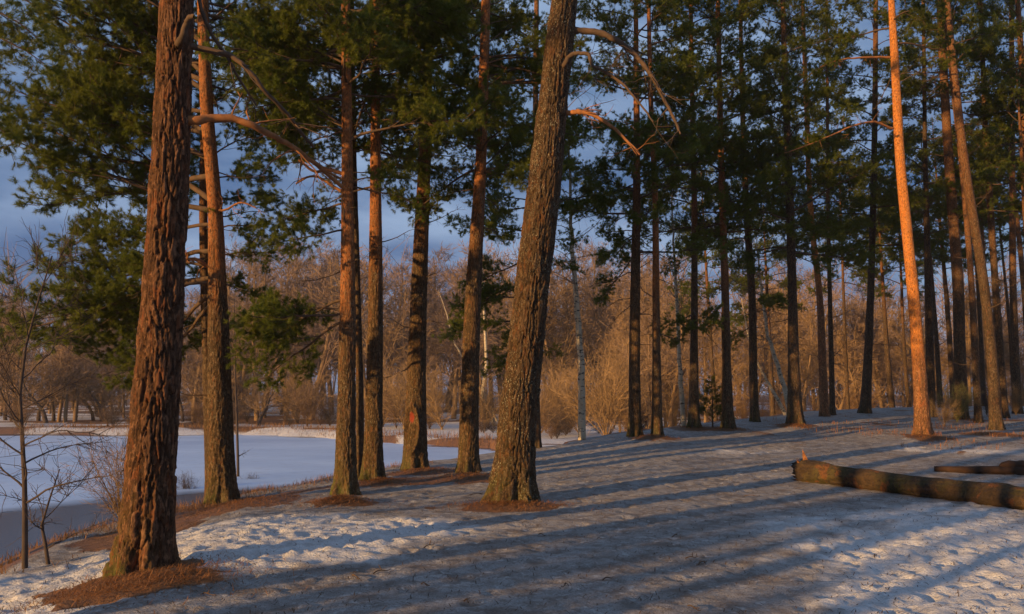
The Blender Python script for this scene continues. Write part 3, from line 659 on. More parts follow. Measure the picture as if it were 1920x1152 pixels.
def spray(key, y0, tip, dY, kind=None, sub=0):
    """a foliage bough from the trunk at image row y0 out to the place of a tip pixel, dY metres nearer (-) or farther (+)"""
    b = TRUNK[key][3]; Y = b[1]
    z = at(960, y0, Y)[2]; P, r = axis_at(key, z); Q = at(tip[0], tip[1], Y+dY)
    d = Q-P; L = float(np.linalg.norm(d)); put_branch(ROOT[key], P+unit(d)*r*.4, d, L*.95, rng, kind, b)
def limb(key, pix, dYs, r0, r1, mat='limb', twigs=6, foliage=0, tl=.5):
    b = TRUNK[key][3]; Y = b[1]
    P = np.array([at(x, y, Y+dy) for (x, y), dy in zip(pix, np.interp(np.linspace(0, 1, len(pix)), np.linspace(0, 1, len(dYs)), dYs))])
    ax, r = axis_at(key, P[0][2]); P = np.concatenate([[ax], P])
    t = np.linspace(0, 1, len(P)); tt = np.linspace(0, 1, len(P)*4)
    m = np.gradient(P, t, axis=0); idx = np.clip(np.searchsorted(t, tt)-1, 0, len(P)-2); h = t[1]; u = ((tt-t[idx])/h)[:, None]
    Q = (2*u**3-3*u**2+1)*P[idx]+(u**3-2*u**2+u)*h*m[idx]+(-2*u**3+3*u**2)*P[idx+1]+(u**3-u**2)*h*m[idx+1]
    lr = np.random.default_rng(int(pix[0][0]*7+pix[0][1]))
    Q[1:] += lr.normal(size=Q[1:].shape)*.004
    w = MB(); w.tube(Q-b, np.linspace(r0, r1, len(Q))*(1+.06*lr.normal(size=len(Q))), 9)
    for k in range(twigs):
        i0 = lr.integers(len(Q)//3, len(Q)-1); dd = unit(unit(Q[i0]-Q[i0-1])*.7+lr.normal(size=3)*.7)
        T_, d2 = curve(Q[i0]-b, dd, tl*lr.uniform(.5, 1.3), 5, .2, lr, -.02); w.tube(T_, np.linspace(max(r1*.6, .005), .003, 6), 4)
        for s in range(3):
            R_, _ = curve(T_[lr.integers(1, 5)], d2+lr.normal(size=3)*.8, tl*.4, 3, .25, lr); w.ribbon(R_, np.array([.004, .0035, .003, .002]))
    o = obj('limb', w.mesh('limb'), M[mat], ROOT[key])
    for k in range(foliage):
        i0 = lr.integers(int(len(Q)*.55), len(Q)); dd = unit(Q[min(i0, len(Q)-1)]-Q[i0-2])+lr.normal(size=3)*.55
        kd = BR['s'][lr.integers(4)]
        fo = bpy.data.objects.new('needles', kd[2]); COL.objects.link(fo); fo.parent = o
        fo.matrix_local = orient(Q[i0-1]-b, dd, lr.uniform(.55, .95), lr.uniform(-.5, .5))

# crowns above the picture and deep in the stand
for k in ('near', 'leaning'): crown(k, 13.5, 9, 1.0, 2.2, rng)
for k in ('twin', 'twin_back'): crown(k, 9.5, 10, 1.0, 2.2, rng, dead=4)
for k in ('tall_c', 'tall_d', 'scar', 'lean_f'): crown(k, 9.0, 12, 1.0, 2.3, rng, dead=8, dead0=2.4)
crown('slim_c', 8.0, 14, .8, 1.8, rng, dead=5); crown('stump_h', 6.5, 22, .9, 2.2, rng, dead=6)
for k, h0, n, L in (('path_i', 5.6, 54, 2.9), ('path_j', 7.4, 42, 2.3), ('path_k', 6.4, 52, 2.8), ('path_l', 6.6, 52, 2.8), ('path_m', 6.4, 46, 2.5), ('path_n', 6.0, 60, 3.1),
                    ('path_o', 6.6, 48, 2.5), ('path_o2', 6.0, 40, 2.1), ('path_q', 7.2, 56, 2.9), ('stand_s', 7.4, 44, 2.5), ('stand_t', 12.5, 30, 2.4), ('stand_u', 12.5, 26, 2.1),
                    ('stand_v', 13, 24, 2.3), ('stand_w', 11.5, 34, 2.4), ('stand_x', 11.5, 34, 2.5), ('stand_y', 11.5, 30, 2.4)):
    crown(k, h0, int(n*.74), .9, L, rng, dead=15, dead0=2.0)
crown('orange', 12.0, 22, .9, 2.4, rng, dead=4, dead0=5.0)

# boughs one can pick out: the lush mass over the pond
for y0, tip, dY in ((395,(15,385),-.6),(330,(70,345),.5),(300,(95,235),-.2),(420,(110,430),-.9),(470,(90,520),.1),(500,(170,470),-1.0),(520,(95,585),-.3),(250,(115,160),.6),
                    (170,(90,80),-.3),(140,(175,20),.3),(80,(140,-20),-.6),(210,(190,210),-1.2),(545,(180,640),.6),
                    (560,(215,700),-.2),(380,(150,300),1.2),(300,(240,250),-1.7),(120,(250,110),-1.2),(60,(220,60),.9),(520,(120,640),.9)):
    dY += 1.5
    spray('twin', y0, tip, dY)
    if y0 < 260: spray('twin', y0+rng.uniform(-30, 10), (tip[0]+rng.uniform(-10, 70), tip[1]+rng.uniform(-45, 45)), dY+rng.uniform(-.8, .8))
for y0, tip, dY in ((300,(480,260),-.7),(340,(520,330),.4),(200,(500,150),-.4),(120,(520,70),.3),(60,(500,10),-.6),(430,(480,420),-.9),(480,(530,470),.4),(160,(580,190),.8),(90,(450,120),-1.0),
                    (20,(590,60),.5),(380,(470,370),.9),(530,(500,560),.4)):
    spray('twin_back', y0, tip, dY)
    if y0 < 200: spray('twin_back', y0-15, (tip[0]+rng.uniform(-50, 40), tip[1]+rng.uniform(-45, 45)), dY+rng.uniform(-.8, .8))
for y0, tip, dY in ((585,(470,650),-.5),(560,(455,600),.5),(430,(505,470),-.5),(340,(500,300),.4),(250,(515,200),-.8),(120,(500,90),.5),(60,(540,20),-.4),(380,(540,420),.9),
                    (30,(760,10),-.5),(250,(560,240),1.0),(590,(540,600),.8),(600,(475,680),.2),(345,(740,330),-.7),(350,(790,375),.3)):
    spray('tall_c', y0, tip, dY)
    if y0 < 260: spray('tall_c', y0-12, (tip[0]+rng.uniform(-40, 40), tip[1]+rng.uniform(-40, 40)), dY+rng.uniform(-.8, .8))
for y0, tip, dY in ((320,(600,330),-.5),(330,(790,300),-.6),(90,(620,60),.4),(40,(760,20),.3),(350,(560,380),.6),(200,(600,180),.5)):
    spray('tall_d', y0, tip, dY, 'thin')
for y0, tip, dY in ((60,(700,20),.5),(40,(880,10),.2),(290,(880,300),.8),(200,(700,160),.8),(310,(860,350),-.5),(20,(860,70),.9)):
    spray('scar', y0, tip, dY, 'thin')
for y0, tip, dY in ((340,(980,300),1.0),(320,(990,240),.6),(360,(950,420),.8),(80,(1000,60),.9),(150,(985,110),1.2),(350,(830,390),.7),(40,(830,30),.8),(420,(960,470),1.2),(300,(850,330),1.1)):
    spray('lean_f', y0, tip, dY)
for y0, tip, dY in ((230,(920,330),.3),(280,(930,260),-.4),(420,(920,440),.2),(480,(850,520),-.3),(540,(900,560),.4),(600,(830,620),-.2),(620,(900,690),.5),(500,(1090,500),.3),(350,(930,220),-.5),
                    (400,(1090,380),-.3),(330,(1080,300),.5),(250,(1100,250),0),(560,(860,570),.3),(640,(1060,660),.3),(300,(880,300),0),(380,(900,350),.6),(450,(1100,440),-.4),(520,(840,600),.2),(580,(940,640),-.4),(330,(1100,210),.3),(440,(850,430),.5),(180,(930,200),.5)):
    spray('stump_h', y0, tip, dY, 'm')
for key, y0, tip, dY in (('path_i',440,(1110,500),-.5),('path_i',480,(1100,560),.4),('path_i',400,(1120,420),.2),('path_i',360,(1090,350),-.6),('path_k',590,(1240,615),-1.0),('path_k',595,(1335,600),-1.0),
                    ('path_k',580,(1290,620),-1.6),('path_k',610,(1250,650),-.4),('path_k',480,(1240,500),.2),('path_k',430,(1370,450),-.6),('path_l',500,(1420,520),-.5),('path_l',440,(1300,460),.4),
                    ('path_n',560,(1440,590),-.6),('path_n',480,(1570,500),-.5),('path_n',440,(1410,430),.5),('path_m',610,(1370,640),-.4),('path_m',560,(1450,580),.6)):
    spray(key, y0, tip, dY)
for key, lst in (('tall_c', ((150,(560,130),-.3),(60,(720,50),.5),(10,(570,-10),.2),(200,(730,220),.7),(120,(740,120),-.5))),
                 ('tall_d', ((120,(620,110),.6),(60,(780,70),-.5),(10,(640,0),.3),(10,(780,-20),.4),(180,(790,170),.7),(250,(640,240),-.6))),
                 ('scar', ((90,(720,60),-.4),(60,(900,30),.5),(130,(880,120),-.6),(30,(720,-10),.6),(240,(900,250),.4),(150,(740,110),1.0),(10,(890,-20),-.4))),
                 ('lean_f', ((50,(990,20),.3),(90,(830,70),-.5),(10,(1000,-20),.5),(200,(1000,200),.9),(180,(840,180),-.6),(120,(1010,90),-.2),(20,(830,-10),.3))),
                 ('twin_back', ((40,(560,20),.2),(110,(560,110),.8),(230,(540,230),1.0)))):
    for y0, tip, dY in lst: spray(key, y0, tip, dY, ['m', 'thin', 'l'][int(tip[0]) % 3])
for key, ya, yb in (('tall_c', -40, 330), ('tall_d', -40, 300), ('scar', -40, 280), ('lean_f', -40, 330), ('slim_c', -60, 260)):
    for q in range(16):
        y0 = rng.uniform(ya, yb); b0 = TRUNK[key][3]; P, r = axis_at(key, at(960, y0, b0[1])[2]); a = q*2.4+rng.uniform(-.4, .4)
        d = np.array([math.cos(a), math.sin(a), rng.uniform(-.12, .2)]); put_branch(ROOT[key], P+unit(d)*r*.5, d, rng.uniform(1.5, 2.5), rng, None, b0)
# boughs of the orange pine, sunlit
limb('orange', [(1668,240),(1640,229),(1600,236),(1555,256),(1515,272),(1470,288)], [0,-.8], .045, .012, 'limb', 8, 5)
limb('orange', [(1662,108),(1620,108),(1570,114),(1530,132),(1495,165)], [0,-.5], .045, .012, 'limb', 8, 4)
# the bare limbs
limb('near', [(368,226),(395,222),(435,223),(475,236),(515,257),(560,284),(600,315),(640,350)], [0,.25,1.4], .050, .022, 'limb', 9, 0)
limb('near', [(362,88),(400,97),(437,108),(468,135),(500,175),(535,210),(562,245),(588,276)], [0,.1,.9], .036, .016, 'limb_dark', 8, 0)
limb('near', [(364,-40),(378,20),(400,68),(425,105),(450,150),(482,200)], [0,.2,.4], .028, .010, 'limb_dark', 6, 0)
limb('near', [(340,74),(348,52),(353,36),(362,30)], [-.24,-.36], .045, .022, 'limb_dark', 0, 0)
limb('leaning', [(1082,58),(1120,61),(1155,76),(1190,103),(1218,138),(1238,172),(1262,220),(1276,252)], [0,-.5], .062, .020, 'limb_dark', 12, 0, .6)
limb('leaning', [(1066,212),(1088,210),(1112,216),(1142,234),(1170,258),(1200,290)], [0,-.6], .052, .016, 'limb', 10, 0, .6)
limb('leaning', [(1058,122),(1068,106),(1085,100),(1104,103),(1110,122),(1140,138),(1170,160),(1200,195),(1225,228)], [-.2,-.8], .045, .014, 'limb_dark', 12, 0, .7)
limb('scar', [(810,220),(835,219),(870,215),(900,219),(935,224)], [0,.3], .038, .020, 'limb', 4, 1)
limb('scar', [(812,205),(840,186),(880,168),(920,158),(965,156),(1010,158)], [0,.6], .045, .020, 'limb', 5, 1)
limb('scar', [(790,180),(770,168),(745,150),(715,138)], [0,-.4], .04, .018, 'limb', 5, 1)
limb('scar', [(784,222),(760,205),(735,190),(700,182)], [0,.4], .034, .014, 'limb_dark', 5, 1)
limb('scar', [(800,72),(780,50),(765,20),(750,-20)], [0,.3], .05, .03, 'limb_dark', 4, 0)
limb('scar', [(812,110),(850,96),(890,70),(920,40)], [0,-.3], .05, .025, 'limb_dark', 4, 1)
limb('lean_f', [(916,120),(945,127),(980,130),(1015,142)], [0,.3], .034, .018, 'limb_dark', 4, 0)
limb('lean_f', [(908,160),(940,157),(985,154),(1030,158)], [0,.5], .034, .018, 'limb', 3, 0)
limb('tall_c', [(640,325),(615,318),(590,322),(560,300)], [0,-.3], .04, .02, 'limb', 5, 2)
limb('tall_c', [(640,360),(610,340),(585,330),(555,345)], [0,.3], .035, .015, 'limb', 5, 2)
limb('tall_c', [(638,582),(610,578),(580,582),(540,600)], [0,.3], .025, .01, 'limb_dark', 5, 2)
limb('tall_d', [(695,170),(680,200),(672,225),(660,260)], [0,-.5], .03, .016, 'limb_dark', 4, 0)
limb('twin', [(390,500),(372,488),(350,487),(330,495)], [0,-.4], .055, .022, 'limb', 4, 1)
limb('twin', [(388,530),(350,533),(300,540),(240,535)], [0,-.5], .04, .015, 'limb_dark', 5, 2)
limb('twin', [(396,390),(420,395),(450,380),(480,390)], [0,-.3], .035, .012, 'limb', 4, 1)

# ------------------------------------------------------------------ leafless trees
def bare_tree(seed, H, r0, kind):
    rng = np.random.default_rng(seed); tr = MB(); tw = MB()
    up = np.array([0, 0, 1.])
    if kind == 'bush':
        stems = 22; lv = (11, 8); spread = .75
        tr.tube(np.array([[0, 0, -.2], [0, 0, .25]]), np.array([.09, .06])*H/4, 6)
        for s in range(stems):
            a = rng.uniform(0, 6.28); d = unit(np.array([math.cos(a), math.sin(a), 0])*rng.uniform(.15, spread)+up)
            P, d1 = curve((0, 0, .05), d, H*rng.uniform(.6, 1.0), 6, .10, rng, .02); tw.tube(P, np.linspace(.016, .005, 7)*H/4, 4)
            for k in range(lv[0]):
                i0 = rng.integers(1, 6); Q, d2 = curve(P[i0], unit(P[i0+1]-P[i0])+rng.normal(size=3)*.45, H*rng.uniform(.15, .35), 4, .15, rng, .03)
                tw.ribbon(Q, np.linspace(.008, .004, 5)*H/4)
                for q in range(lv[1]):
                    R_, _ = curve(Q[rng.integers(1, 5)], d2+rng.normal(size=3)*.6, H*rng.uniform(.08, .16), 2, .2, rng, .03); tw.ribbon(R_, np.array([.0055, .0045, .003])*H/4)
        return tr.mesh('stem'), tw.mesh('twigs')
    P, d = curve((0, 0, -.3), (rng.uniform(-.1, .1), rng.uniform(-.1, .1), 1), H*(.8 if kind != 'spread' else .55), 9, .06 if kind != 'spread' else .14, rng, .05)
    tr.tube(P, np.linspace(r0, r0*.18, 10), 7)
    nb = {'upright': 22, 'spread': 15, 'weep': 22}[kind]
    for k in range(nb):
        t = (.25 if kind != 'upright' else .22)+.75*(k+rng.random())/nb; f = min(t*9, 8.99); i0 = int(f); p = P[i0]+(P[i0+1]-P[i0])*(f-i0)
        a = k*2.4+rng.uniform(-.6, .6); el = {'upright': rng.uniform(.7, 1.5), 'spread': rng.uniform(.1, .9), 'weep': rng.uniform(.5, 1.2)}[kind]
        L = H*{'upright': .26, 'spread': .42, 'weep': .27}[kind]*(1.15-t*.75)*rng.uniform(.7, 1.2)
        Q, d1 = curve(p, (math.cos(a), math.sin(a), el), L, 6, .14, rng, .04 if kind != 'weep' else -.04)
        rb = r0*.34*(1.2-t); (tr if k < 0 else tw).tube(Q, np.linspace(rb, rb*.25, 7), 4)
        for m in range(11):
            j0 = rng.integers(1, 6); R_, d2 = curve(Q[j0], unit(Q[j0+1]-Q[j0])+rng.normal(size=3)*.6, L*rng.uniform(.25, .55), 4, .16, rng, .05 if kind != 'weep' else -.18)
            tw.ribbon(R_, np.linspace(rb*.22, .006, 5))
            for s in range(9):
                S_, _ = curve(R_[rng.integers(1, 5)], d2+rng.normal(size=3)*.55, L*rng.uniform(.12, .32), 3, .15, rng, .04 if kind != 'weep' else -.35); tw.ribbon(S_, np.linspace(.013, .007, 4))
    return tr.mesh('trunk'), tw.mesh('twigs')
BARE = {}
for kind, mat, H, r0, n in (('upright', 'bare_brown', 13, .17, 3), ('spread', 'bare_brown', 9, .19, 2), ('weep', 'bare_plum', 13, .15, 1), ('bush', 'bare_gold', 4, .1, 3)):
    BARE[kind] = []
    for q in range(n):
        a, b = bare_tree(500+q*13+len(kind), H, r0, kind); a.materials.append(M['birch' if kind == 'weep' else 'bare_dark' if kind == 'spread' else mat]); b.materials.append(M[mat]); BARE[kind].append((H, a, b))
# plum-brown versions of the uprights for the far side
UP2 = []
for H, a, b in BARE['upright']:
    b2 = b.copy(); b2.materials.clear(); b2.materials.append(M['bare_plum']); UP2.append((H, a, b2))
BARE['plum'] = UP2
BK = []
for H, a, b in BARE['bush']:
    b2 = b.copy(); b2.materials.clear(); b2.materials.append(M['bare_dark']); a2 = a.copy(); a2.materials.clear(); a2.materials.append(M['bare_dark']); BK.append((H, a2, b2))
BARE['darkbush'] = BK
M['bare_green'] = simple('bare_green', (.13, .125, .04), (.19, .16, .06), .8, .8)
GK = []
for H, a, b in BARE['bush'][:1]:
    b2 = b.copy(); b2.materials.clear(); b2.materials.append(M['bare_green']); a2 = a.copy(); a2.materials.clear(); a2.materials.append(M['bare_green']); GK.append((H, a2, b2))
BARE['greenbush'] = GK
M['brush_brown'] = simple('brush_brown', (.15, .088, .050), (.23, .135, .075), .8, .85, rnd=.4)
BB = []
for H, a, b in BARE['bush'][1:3]:
    b2 = b.copy(); b2.materials.clear(); b2.materials.append(M['brush_brown']); a2 = a.copy(); a2.materials.clear(); a2.materials.append(M['brush_brown']); BB.append((H, a2, b2))
BARE['brownbush'] = BB
def put_bare(kind, x, y, H, name, label, cat, group, rot=None, lean=(0, 0), wide=1.0, idx=None):
    i_ = int(RNG.integers(len(BARE[kind]))) if idx is None else idx
    H0, a, b = BARE[kind][i_]
    z = float(height(np.array(x), np.array(y)))
    t = thing(name, (x, y, z), label, cat, group)
    t.rotation_euler = (lean[0], lean[1], RNG.uniform(0, 6.28) if rot is None else rot); s = H/H0; t.scale = (s*wide, s*wide, s)
    obj('trunk' if 'bush' not in kind else 'stem', a, None, t); obj('twigs', b, None, t)
    return t
# wood across the pond
for q in range(170):
    px = RNG.uniform(-60, 1300); Y = RNG.uniform(82, 140); x = (px-960)/FPX*Y
    k = ['plum', 'upright', 'plum', 'spread'][q % 4]
    put_bare(k, x, Y, RNG.uniform(20, 31)*Y/115*(.72 if px < 420 else 1.0) if k != 'spread' else RNG.uniform(8, 11), 'bare_tree', {'plum': 'tall plum-brown leafless tree in the wood across the frozen pond', 'upright': 'tall golden-brown leafless tree in the wood across the frozen pond', 'spread': 'low spreading leafless tree with a dark trunk in the wood across the pond'}[k], 'tree', {'plum': 'plum-brown leafless trees across the pond', 'upright': 'golden-brown leafless trees across the pond', 'spread': 'spreading leafless trees across the pond'}[k], wide=RNG.uniform(.9, 1.3))
for q in range(80):
    px = RNG.uniform(1150, 1960); Y = RNG.uniform(48, 100); x = (px-960)/FPX*Y
    put_bare(['upright', 'plum', 'upright'][q % 3], x, Y, RNG.uniform(.13, .24)*Y, 'bare_tree', 'slim leafless tree in the brown thicket beyond the crest of the path', 'tree', 'leafless trees beyond the crest', wide=RNG.uniform(.8, 1.2))
for q, (px, Y, H) in enumerate(((95,84,11),(200,88,9),(20,90,9),(490,77,8.5),(560,82,8),(620,86,8))):
    put_bare('spread', (px-960)/FPX*Y, Y, H, 'willow_tree', 'dark crooked bare willow standing on the far shore of the pond', 'tree', 'crooked willows on the far shore', wide=1.2, lean=(0, -.25 if px == 490 else .1))
for q, (px, Y, H) in enumerate(((1135,52,6.3),(1085,60,5.6),(1180,62,6.0),(760,72,6.0),(720,75,5.5),(830,70,5.5),(1260,56,5),(1040,68,6),(910,72,5),(560,80,5.5),(1010,60,4.5))):
    put_bare('bush', (px-960)/FPX*Y, Y, H, 'willow_bush', 'rounded golden bare willow bush growing behind the pond', 'bush', 'golden willow bushes', wide=1.15)
for q in range(26):
    px = RNG.uniform(1290, 1720) if q < 16 else RNG.uniform(560, 1160); Y = RNG.uniform(44, 72) if q < 16 else RNG.uniform(66, 90)
    put_bare('brownbush', (px-960)/FPX*Y, Y, RNG.uniform(2.2, 4.2), 'bare_bush', 'low tangled bare bush on the snowy ground of the thicket', 'bush', 'low bare bushes')
for q in range(46):
    px = RNG.uniform(-40, 1250); Y = float(np.interp((px-960)/FPX*68, SHX, SHY, right=52.))+RNG.uniform(3, 16)
    put_bare('brownbush' if q % 3 else 'darkbush', (px-960)/FPX*Y, Y, RNG.uniform(1.0, 2.6), 'bare_bush', 'low brown brush along the far shore of the pond', 'bush', 'brush along the far shore', wide=RNG.uniform(1.1, 1.8))
# the woodland far behind, one mass
lr = np.random.default_rng(77); fw = MB()
for q in range(700):
    Yq = lr.uniform(150, 260); Xq = lr.uniform(-.85, .85)*Yq; Hq = lr.uniform(22, 36); zq = float(-1.3+.010*(Yq-75))-.5
    P, _ = curve((Xq, Yq, zq), (0, 0, 1), Hq*.85, 4, .05, lr); fw.ribbon(P, np.linspace(.16, .03, 5))
    for k in range(34):
        i0 = lr.integers(1, 4); p = P[i0]+(P[i0+1]-P[i0])*lr.random(); a = lr.uniform(0, 6.28)
        Q, _ = curve(p, (math.cos(a), math.sin(a), lr.uniform(.5, 1.6)), Hq*lr.uniform(.12, .28), 2, .15, lr); fw.ribbon(Q, np.array([.06, .05, .02]))
tag(obj('far_woodland', fw.mesh('far_woodland'), M['bare_plum']), 'hazy leafless woodland behind the far snow', 'woodland', None, 'stuff')
# birches
def birch(pix, base, w, label, cap=None, hang=1.0):
    B = ground_hit(*base, cap); B[2] = float(height(B[0], B[1])); Y = B[1]
    t = thing('birch_tree', B, label, 'birch tree', 'white birches')
    P = np.array([B+np.array([0, 0, -.2])]+[at(x, y, Y) for x, y in pix])-B
    tt = np.linspace(0, len(P)-1, len(P)*5); Q = np.stack([np.interp(tt, np.arange(len(P)), P[:, k]) for k in range(3)], 1)
    lr = np.random.default_rng(int(base[0])); Q[5:] += lr.normal(size=Q[5:].shape)*.015
    r0 = .5*w/FPX*Y; tr = MB(); tr.tube(Q, np.linspace(r0, r0*.16, len(Q)), 12); obj('trunk', tr.mesh('trunk'), M['birch'], t)
    tw = MB()
    for k in range(26):
        i0 = lr.integers(int(len(Q)*.40), len(Q)-1); a = lr.uniform(0, 6.28)
        R_, d2 = curve(Q[i0], (math.cos(a), math.sin(a), lr.uniform(.3, 1.1)), lr.uniform(.8, 2.2), 5, .15, lr, -.03); tw.tube(R_, np.linspace(.014, .005, 6), 4)
        for s in range(9):
            S_, _ = curve(R_[lr.integers(1, 6)], d2+lr.normal(size=3)*.6, lr.uniform(.4, 1.2)*hang, 4, .12, lr, -.3); tw.ribbon(S_, np.linspace(.006, .003, 5))
    obj('twigs', tw.mesh('twigs'), M['bare_plum'], t)
birch([(1091,720),(1084,600),(1076,500),(1070,410),(1068,300),(1062,150)], (1091,824), 15, 'white birch with a gently curved trunk beside the first pine of the crest', 24.6)
birch([(905,740),(912,680),(908,590),(902,480),(898,380)], (930,800), 9, 'birch with a crooked trunk seen behind the dark-and-orange pine')
birch([(905,725),(870,675),(850,640),(838,590),(822,545)], (932,790), 6, 'leaning white birch bending over towards the pond')
birch([(1276,700),(1268,560),(1262,430),(1258,300)], (1282,800), 10, 'slim upright birch between two pines of the crest', 28.5)
birch([(1468,715),(1440,630),(1428,540),(1415,430)], (1486,785), 11, 'birch leaning away behind the mossy crest pine', 33)
birch([(1450,735),(1425,690),(1405,640),(1390,560)], (1478,775), 8, 'thin low birch leaning beneath another leaning birch', 34)
# sapling and shrubs on the near bank
def sapling(base, pix, w, label, name, rngseed, nb=12, bl=1.0, cat='sapling'):
    B = ground_hit(*base); B[2] = float(height(B[0], B[1])); Y = B[1]; lr = np.random.default_rng(rngseed)
    t = thing(name, B, label, cat)
    P = np.array([B+np.array([0, 0, -.15])]+[at(x, y, Y) for x, y in pix])-B
    tt = np.linspace(0, len(P)-1, len(P)*5); Q = np.stack([np.interp(tt, np.arange(len(P)), P[:, k]) for k in range(3)], 1)
    r0 = .5*w/FPX*Y; st = MB(); st.tube(Q, np.linspace(r0, r0*.2, len(Q)), 8); obj('trunk', st.mesh('trunk'), M['bare_dark'], t)
    for k in range(nb):
        tw = MB(); i0 = int(len(Q)*(.22+.74*k/nb)); a = k*2.4+lr.uniform(-.4, .4)
        R_, d2 = curve(Q[i0], (math.cos(a), .6*math.sin(a), lr.uniform(.35, .9)), bl*lr.uniform(.6, 1.2)*(1.2-.7*k/nb), 8, .13, lr, .01); tw.tube(R_, np.linspace(r0*.34*(1.2-k/nb), .003, 9), 5)
        for s in range(13):
            S_, d3 = curve(R_[lr.integers(2, 9)], d2+lr.normal(size=3)*.7, bl*lr.uniform(.15, .5), 4, .18, lr, .02); tw.tube(S_, np.linspace(.0045, .002, 5), 3)
            for u in range(2):
                U_, _ = curve(S_[lr.integers(1, 5)], d3+lr.normal(size=3)*.7, bl*lr.uniform(.06, .2), 2, .2, lr); tw.ribbon(U_, np.array([.0028, .002, .0015]))
        obj('branch', tw.mesh('branch'), M['bare_dark'], t)
sapling((48,1066), [(47,980),(46,900),(41,810),(37,740),(48,650),(70,570),(98,480)], 11, 'dark bare sapling with arching branches on the edge of the pond bank', 'sapling', 3, 21, 1.15)
sapling((95,1058), [(85,1020),(78,985),(95,930),(112,880)], 8, 'small second sapling with a forked stem beside the taller dark one', 'sapling', 4, 7, .7)
sapling((447,918), [(446,860),(444,780),(441,700),(440,640),(439,560)], 6, 'thin straight bare stem next to the pine on the pond bank', 'sapling', 6, 8, .5)
def near_bush(px, py, H, label, seed, kind='bush'):
    h = ground_hit(px, py, 25.2 if 1000 < px < 1400 else 34); return put_bare(kind, h[0], h[1], H, 'bare_bush', label, 'bush', None)
near_bush(228, 985, 1.5, 'fine-twigged pale bush at the pond edge behind the large red-brown pine', 1)
near_bush(352, 945, 1.2, 'dark spiky shrub overhanging the ice between the two bank pines', 2, 'darkbush')
near_bush(468, 915, .8, 'small dark shrub on the bank past the lush pine', 3, 'darkbush')
near_bush(560, 903, .45, 'tiny tuft of twigs on the snowy brink of the pond', 4)
near_bush(1795, 792, 1.5, 'green-stemmed leafless shrub in front of the reddish pine', 5, 'greenbush')
near_bush(1770, 800, 1.1, 'low brown shrub beside the green-stemmed one', 6)
near_bush(1905, 778, 1.4, 'rusty brush at the feet of the upright brown pine', 7)
near_bush(1850, 775, 1.5, 'grey-brown brush deep in the pine stand', 8, 'darkbush')
near_bush(1200, 805, .8, 'little dark shrub crouching between the first two crest pines', 9, 'darkbush')
# small juniper by the crest
hj = ground_hit(1336, 797, 27.8); hj[2] = float(height(hj[0], hj[1]))
tj = thing('juniper_bush', hj, 'small dark green juniper between two crest pines', 'juniper')
stj = MB(); stj.tube(np.array([[0, 0, -.1], [.02, 0, .9], [0, .02, 1.7]]), np.array([.03, .02, .006]), 6); obj('stem', stj.mesh('stem'), M['limb_dark'], tj)
for q in range(20):
    f = q/20; a = q*2.4; put_branch(tj, hj+np.array([0, 0, .1+1.5*f]), (math.cos(a), math.sin(a), .5+f), .75*(1-.6*f), rng, 's', hj)

# ------------------------------------------------------------------ more of the stand: pines deeper in and behind the viewer
EX = [0]
SHM = {}
def extra_pine(x, y, H, r, h0, n, L, label, group, dead=6, lean=0.0):
    b = np.array([x, y, float(height(np.array(x), np.array(y)))]); key = 'x%d' % EX[0]; EX[0] += 1
    t = thing('pine_tree', b, label, 'pine tree', group); ROOT[key] = t
    lr = np.random.default_rng(900+EX[0])
    pts = [b, b+np.array([lean*H*.3+lr.normal()*.05, 0, H*.3]), b+np.array([lean*H*.6+lr.normal()*.1, 0, H*.6])]
    me = make_trunk(key, b, pts, [b[2], b[2]+H*.6], [r, r*.55], H, 16, .2, .008, (H*.35, H*.6), .2, 7+EX[0] % 40)
    obj('trunk', me, M['bark_back'], t)
    crown(key, h0, n, .8, L, lr, dead=dead, dead0=1.5)
for q, (px, Y) in enumerate(((1340,46),(1445,47),(1585,44),(1668,44),(1700,50),(1758,40),(1782,46),(1838,43),(1860,40),(1895,47),(1925,38),(1940,30))):
    extra_pine((px-960)/FPX*Y, Y, RNG.uniform(13, 18), RNG.uniform(.11, .17), RNG.uniform(7.0, 10), 30, 2.6, 'slim shaded pine deep in the stand behind the crest', 'pines deep in the stand', lean=RNG.uniform(-.03, .01))
sd_x, sd_y = -math.sin(SUN_AZ), -math.cos(SUN_AZ)              # along the shadows
SH = [(-7.2,-7,13,8,2.0,.24),(-6.45,-14,13,8,2.0,.20),(-5.75,-8.5,1.8,14,1.3,.17),(-5.2,-19,2.2,10,1.8,.2),(-4.6,-11,9,12,2.0,.20),(-3.9,-32,3,6,2.0,.2),
      (-1.1,-22,2.0,14,2.0,.2),(-3.3,-9,10,12,2,.14),(-10.5,-20,14.5,6,1.6,.16),(-13.2,-13,14.5,6,1.6,.17),(-6.0,-33,3.5,16,2.4,.22),(.4,-12,2,24,2,.2)]
for q, (c, sa, h0, n_, L_, r_) in enumerate(SH):
    extra_pine(sd_y*c+sd_x*sa, -sd_x*c+sd_y*sa, RNG.uniform(14, 18) if L_ > 1.6 else 9, r_, h0, n_, L_, 'tall pine behind the viewpoint whose long shadow crosses the snow', 'pines behind the viewpoint', dead=4)
xb = at(-330, 700, 10.0)
extra_pine(xb[0], xb[1], 15, .2, 11.0, 6, 1.5, 'pine growing down the pond bank beyond the sapling, its drooping twigs hanging in from above', 'pines along the pond bank and path')
kx = 'x%d' % (EX[0]-1)
for y0, tip, dY in ((60,(70,120),-.4),(20,(110,60),.4),(-40,(100,0),-.2),(100,(40,200),.2),(0,(60,40),.8)): spray(kx, y0, tip, dY, 'thin')
